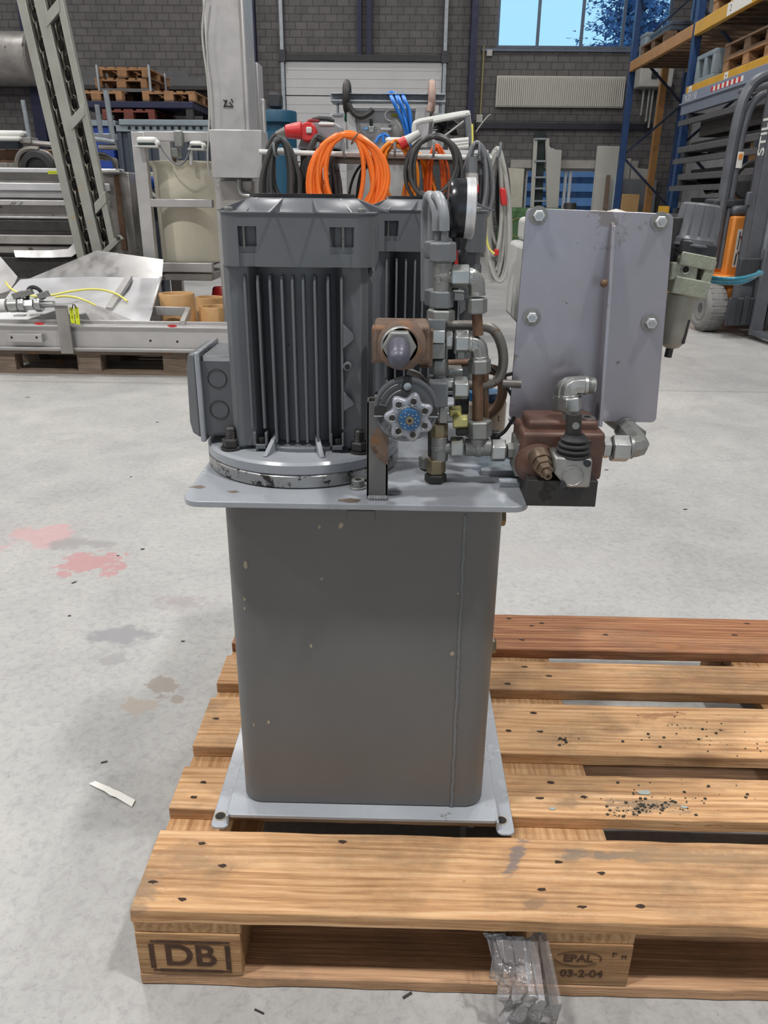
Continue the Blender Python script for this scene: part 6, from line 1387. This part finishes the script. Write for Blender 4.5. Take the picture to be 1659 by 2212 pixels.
for px, c_ in ((1490, '0'), (1568, '7')): p = at(px, 205-(px-1475)*.42, X=RX-.013); text('beam_code', c_, (RX-.0147, p.y, zL_), (0, -1, 0), (0, 0, 1), .09, 'ink_dark', RKK)
p = at(1592, 30, X=RX-.013); MB().box((RX-.0145, p.y-.35, zU-.06), (RX-.012, p.y+.3, zU+.06)).build('beam_sticker', 'paper_white', RKK); text('beam_code', '2', (RX-.0147, p.y+.2, zU), (0, -1, 0), (0, 0, 1), .09, 'ink_dark', RKK)
x_ = at(1440, 300, Y=RA-.2).x
tag(MB().box((RX+.62, RA+.35, 0), (RX+.72, RA+.45, 3.0)).build('timber_post', 'rack_orange'), 'orange brown upright post between rack and boiler', 'post')
# goods in the rack
RK_ = ('bg_wood_dark', 'bg_wood_dark', 'bg_wood_dark', 'bg_wood_dark'); G_ = 'pallets in the rack'
def rp(label, Y, z, m, seed, rot=PI/2, dx=.02): return pallet(label, (RX+.82+dx if rot else RX+.02, Y, z), rot, m, G_, seed)
zs = zU+.072; zs2 = zL_+.072
rp('lower pallet of the brown stack above the yellow rack beam label', 7.9, zs2, BG, 21); rp('upper pallet of the brown stack above the yellow rack beam label', 7.92, zs2+.146, RK_, 22)
rp('dark pallet on the orange beam carrying the blue tubs', 11.4, zs, RK_, 23); rp('orange pallet on the yellow beam under the dark crate', 8.5, zs, BG, 24)
for (Y0, Y1, z0_, h, m, lab, nm) in ((12.62, 12.94, zs, .34, 'pale_blue_lid', 'blue grey crate at the far end of the upper rack level', 'storage_crate'), (11.45, 12.4, zs+.148, .12, 'slate_box', 'dark low crate on the far pallet of the upper rack level', 'low_crate'), (8.6, 9.6, zs+.148, .5, 'dark_steel', 'dark wrapped load on the orange pallet of the upper rack level', 'wrapped_load')):
    c_ = thing(nm, lab, 'crate', (RX+.4, (Y0+Y1)/2, z0_+.001)); MB().box((RX+.1, Y0, z0_+.001), (RX+.75, Y1, z0_+h)).build('body', m, c_, .02); MB().box((RX+.095, Y0-.01, z0_+h-.05), (RX+.76, Y1+.01, z0_+h)).build('rim', m, c_, .008)
c_ = thing('grey_crate', 'pale grey crate with square openings on the lower yellow beam', 'crate', (RX+.3, 9.7, zs2+.001)); g = MB()
y0, y1 = 9.35, 9.95; zz = zs2+.001; g.box((RX+.02, y0, zz), (RX+.55, y1, zz+.05)); g.box((RX+.02, y0, zz+.25), (RX+.55, y1, zz+.3))
for y in (y0, (y0+y1)/2-.04, y1-.08): g.box((RX+.02, y, zz+.05), (RX+.55, y+.08, zz+.25))
g.build('frame', 'pale_blue_lid', c_, .006); MB().box((RX+.2, y0+.01, zz+.05), (RX+.22, y1-.01, zz+.25)).build('back', 'slate_box', c_)
for i, (Y0, h) in enumerate(((7.6, .55), (8.2, .4))):
    pass
# profiles and sheets stored on arms below the yellow beam
ARM = thing('profile_rack', 'grey cantilever arms under the yellow beam holding steel profiles', 'rack', (RX+.5, 8.7, 0))
MB().box((RX+.55, 7.5, 0), (RX+.65, 7.62, zL_-.1)).build('column', 'forklift_dark', ARM); MB().box((RX+.55, 9.6, 0), (RX+.65, 9.72, zL_-.1)).build('column', 'forklift_dark', ARM)
lv = [at(1470, y, X=RX-.05).z for y in (250, 330, 388, 448)]
for z in lv:
    for y in (7.55, 9.65): MB().box((RX-.1, y-.03, z-.07), (RX+.6, y+.03, z-.012)).build('arm', 'forklift_dark', ARM)
    MB().box((RX-.1, 7.4, z-.13), (RX-.05, 9.95, z-.071)).build('front_bar', 'tray_grey', ARM)
def prof(label, z, y0, y1, x0, x1, h, m, nm='steel_profile'): return tag(MB().box((x0, y0, z), (x1, y1, z+h)).build(nm, m, bevel=.008), label, 'profile', 'profiles on the arms')
zA = lv[0]; pf = thing('striped_beam', 'blue grey warehouse beam with red and white stripes on the top arm', 'beam', (RX-.05, 8.5, zA)); pc = mat('beam_blue_grey', (132, 140, 156), .5, .1, .06, 3)
MB().box((RX-.09, 6.9, zA-.01), (RX-.03, 9.95, zA+.22)).build('web', 'beam_blue_grey', pf, .004); MB().box((RX-.12, 6.9, zA+.1), (RX-.09, 9.95, zA+.115)).build('fold', 'beam_blue_grey', pf, .002)
for i in range(14): y = 9.0-.062*i; MB().box((RX-.0915, y-.062, zA+.14), (RX-.09, y, zA+.19)).build('stripe', 'red_plastic' if i % 2 == 0 else 'paper_white', pf)
text('beam_print', 'N.20 1.50', (RX-.0915, 9.65, zA+.16), (0, -1, 0), (0, 0, 1), .1, 'ink_white', pf)
for k_, z in enumerate(lv[1:]):
    for j, (dx, h, m) in enumerate(((0, .07, 'tray_grey'), (.12, .12, 'dark_steel'), (.3, .09, 'tray_grey'))): prof('grey profile, %s one on the %s storage arm under the yellow beam' % (('front', 'middle', 'rear')[j], ('second', 'third', 'lowest')[k_]), z-.01, 7.2+.2*j, 9.9-.15*k_-.1*j, RX-.08+dx, RX+.02+dx, h, m)
z = lv[0]-.3; prof('dark long profile hanging low under the striped beam', z+.02, 7.42, 9.5, RX+.02, RX+.4, .2, 'dark_steel')
rr = random.Random(6); rows = []
for i in range(5): rows.append([V((RX-.02+.12*i, 8.0+.22*j, lv[3]+.23+.09*math.sin(j*1.3+i)+.03*i)) for j in range(7)])
tag(MB().sheet(rows, .02).build('black_foil', 'black_rubber'), 'crumpled black foil on the lowest storage arm', 'foil')
for (y, z0_, s_, lab) in ((7.75, lv[2]+.11, .22, 'larger open cardboard box on the storage arms behind the forklift'),):
    g = MB(); g.box((RX, y-.2, z0_), (RX+.35, y+.15, z0_+s_)); tag(g.build('cardboard_box', 'cardboard', bevel=.004), lab, 'box')
# yellow corner guard
tag(MB().prism([(RX-.08, RB+.2, 0), (RX-.08, RB-.2, 0), (RX-.06, RB-.2, 0), (RX-.06, RB+.2, 0)], (0, 0, at(1434, 445, Y=RB).z)).build('rack_guard', 'rack_yellow'), 'yellow guard plate at the foot of the rack upright', 'guard')
# ------------------------------------------------------------------ forklift
FKL = thing('forklift', 'orange and grey forklift parked in front of the pallet rack', 'forklift', (2.95, 6.0, 0)); fw = V((.082, -.9966, 0)); la = V((.9966, .082, 0)); W0 = V((2.965, 6.02, 0))
def fl(u, v, z): return W0+la*u+fw*v+V((0, 0, z))
def fbox(name, u0, v0, z0, u1, v1, z1, m, bev=.01, par=None): return MB().obox(fl((u0+u1)/2, (v0+v1)/2, (z0+z1)/2), la*(u1-u0)/2, fw*(v1-v0)/2, V((0, 0, (z1-z0)/2))).build(name, m, par or FKL, bev)
for u in (0, .74):
    c0 = fl(u, 0, .193); wt = MB().lathe(c0-la*.09, la, [(.105, .014), (.13, .0), (.162, .004), (.186, .026), (.193, .052), (.193, .13), (.186, .16), (.16, .18), (.105, .18)], 40).build('wheel', 'tyre_grey', FKL); MB().lathe(c0-la*.088, la, [(.02, .008), (.042, .012), (.046, .045), (.084, .05), (.1, .01), (.107, .012), (.105, .17), (.02, .17)], 28).build('rim', 'tray_grey', wt)
    g = MB()
    for i in range(22): a = 2*PI*i/22; d = fw*math.cos(a)+V((0, 0, math.sin(a))); g.obox(c0+d*.189, la*.062+fw*.0, d*.0055, d.cross(la)*.019)
    g.build('tread', 'tyre_grey', wt, .003)
fbox('chassis', .12, -1.5, .12, .66, .02, .42, 'forklift_orange', .03); fbox('mudguard', .02, -.32, .40, .74, .08, .46, 'forklift_orange', .02); fbox('battery_cover', .08, -1.6, .42, .7, -.55, .8, 'forklift_orange', .04)
FP = fbox('front_post', .10, -.12, .44, .27, -.02, .92, 'forklift_orange', .02); fbox('side_arm', -.12, -.3, .72, .1, -.2, .78, 'forklift_orange', .02)
fbox('dash_panel', .1, -.25, .92, .66, -.05, 1.0, 'forklift_grey', .03); fbox('dash_top', -.05, -.3, .98, .3, -.1, 1.05, 'forklift_dark', .02)
st = fbox('sticker', .15, -.021, .52, .235, -.018, .82, 'paper_white', .001)
for z in (.735, .615): MB().prism([fl(.197, -.0175, z-.03), fl(.222, -.0175, z+.03), fl(.172, -.0175, z+.03)], fw*.001).build('red_arrow', 'red_dark', st); MB().beam(fl(.197, -.0172, z+.02), fl(.197, -.0172, z+.062), .004, .008).build('arrow_shaft', 'ink_black', st)
MB().beam(fl(.168, -.017, .66), fl(.168, -.017, .8), .004, .008).build('lever_icon', 'ink_black', st); MB().beam(fl(.164, -.017, .54), fl(.168, -.017, .63), .004, .008).build('lever_icon', 'ink_black', st)
def ftube(name, pts, r, m, n=10): return MB().tube(smooth_pts([fl(*p) for p in pts], 6), r, n).build(name, m, FKL)
ftube('overhead_guard', [(.02, -.12, .5), (.03, -.13, 1.1), (.05, -.14, 1.62), (.09, -.15, 1.82), (.2, -.16, 1.93), (.42, -.16, 1.97), (.68, -.16, 1.93), (.76, -.15, 1.8), (.78, -.14, 1.4), (.79, -.12, .5)], .042, 'forklift_grey'); ftube('inner_guard', [(.10, -.14, .5), (.105, -.15, 1.2), (.125, -.16, 1.6), (.19, -.17, 1.78), (.35, -.17, 1.84), (.62, -.17, 1.8), (.7, -.15, 1.6), (.71, -.14, .5)], .03, 'forklift_grey')
ftube('roof_bar', [(.6, -.16, 1.95), (.6, -1.3, 1.97)], .03, 'forklift_grey')
fbox('guard_sticker', .085, -.118, 1.28, .135, -.112, 1.4, 'paper_white', .001); fbox('guard_sticker_mark', .095, -.113, 1.345, .125, -.108, 1.385, 'forklift_orange', .001)
fbox('seat', .42, -.95, .82, .78, -.5, .95, 'black_rubber', .05); fbox('seat_back', .46, -1.0, .9, .8, -.9, 1.25, 'black_rubber', .05)
MB().tube([fl(.4+.17*math.cos(t), -.4+.06*math.sin(t), 1.2+.15*math.sin(t)) for t in [2*PI*i/24 for i in range(24)]], .018, 8, True).build('steering_wheel', 'black_plastic', FKL); MB().cyl(fl(.4, -.38, 1.2), fl(.4, -.2, .95), .025).build('steering_column', 'black_plastic', FKL)
for u in (.08, .39):
    g = MB(); g.obox(fl(u+.05, .2, 1.12), la*.05, fw*.012, V((0, 0, 1.02))); g.obox(fl(u+.006, .26, 1.12), la*.006, fw*.07, V((0, 0, 1.02))); g.obox(fl(u+.05, .32, 1.12), la*.05, fw*.012, V((0, 0, 1.02))); g.build('mast_channel', 'forklift_grey', FKL, .004)
    g = MB(); g.obox(fl(u+.06, .27, 1.1), la*.02, fw*.05, V((0, 0, .96))); g.build('inner_mast', 'forklift_dark', FKL, .004)
for z in (.12, 1.0, 2.1): fbox('mast_crossbar', .05, .2, z, .46, .24, z+.1, 'forklift_grey', .006)
MB().cyl(fl(.25, .24, .1), fl(.25, .24, 1.6), .035).build('lift_cylinder', 'galv', FKL)
text('brand_letters', 'STILL', fl(.0795, .262, 1.5), (0, 0, 1), fw*-1, .13, 'ink_white', FKL, .0006, bold=.002)
fbox('tilt_cylinder', .1, .0, .22, .18, .3, .28, 'zinc_dull', .01); CA = fbox('carriage', -.03, .36, .10, .56, .4, .32, 'forklift_dark', .01); fbox('carriage', .0, .36, .46, .56, .4, .62, 'forklift_dark', .01)
g = MB()
for i in range(6): g.obox(fl(.0+i*.1, .41, .22), la*.02, fw*.014, V((0, 0, .11)))
g.build('carriage_ribs', 'forklift_dark', FKL, .004)
for u in (.16, .44):
    g = MB(); g.obox(fl(u+.05, .43, .36), la*.05, fw*.02, V((0, 0, .33))); g.prism([fl(u, .41, .035), fl(u+.1, .41, .035), fl(u+.09, 1.4, .05), fl(u+.01, 1.4, .05)], (0, 0, .035)); g.build('fork', 'forklift_grey', FKL, .006)
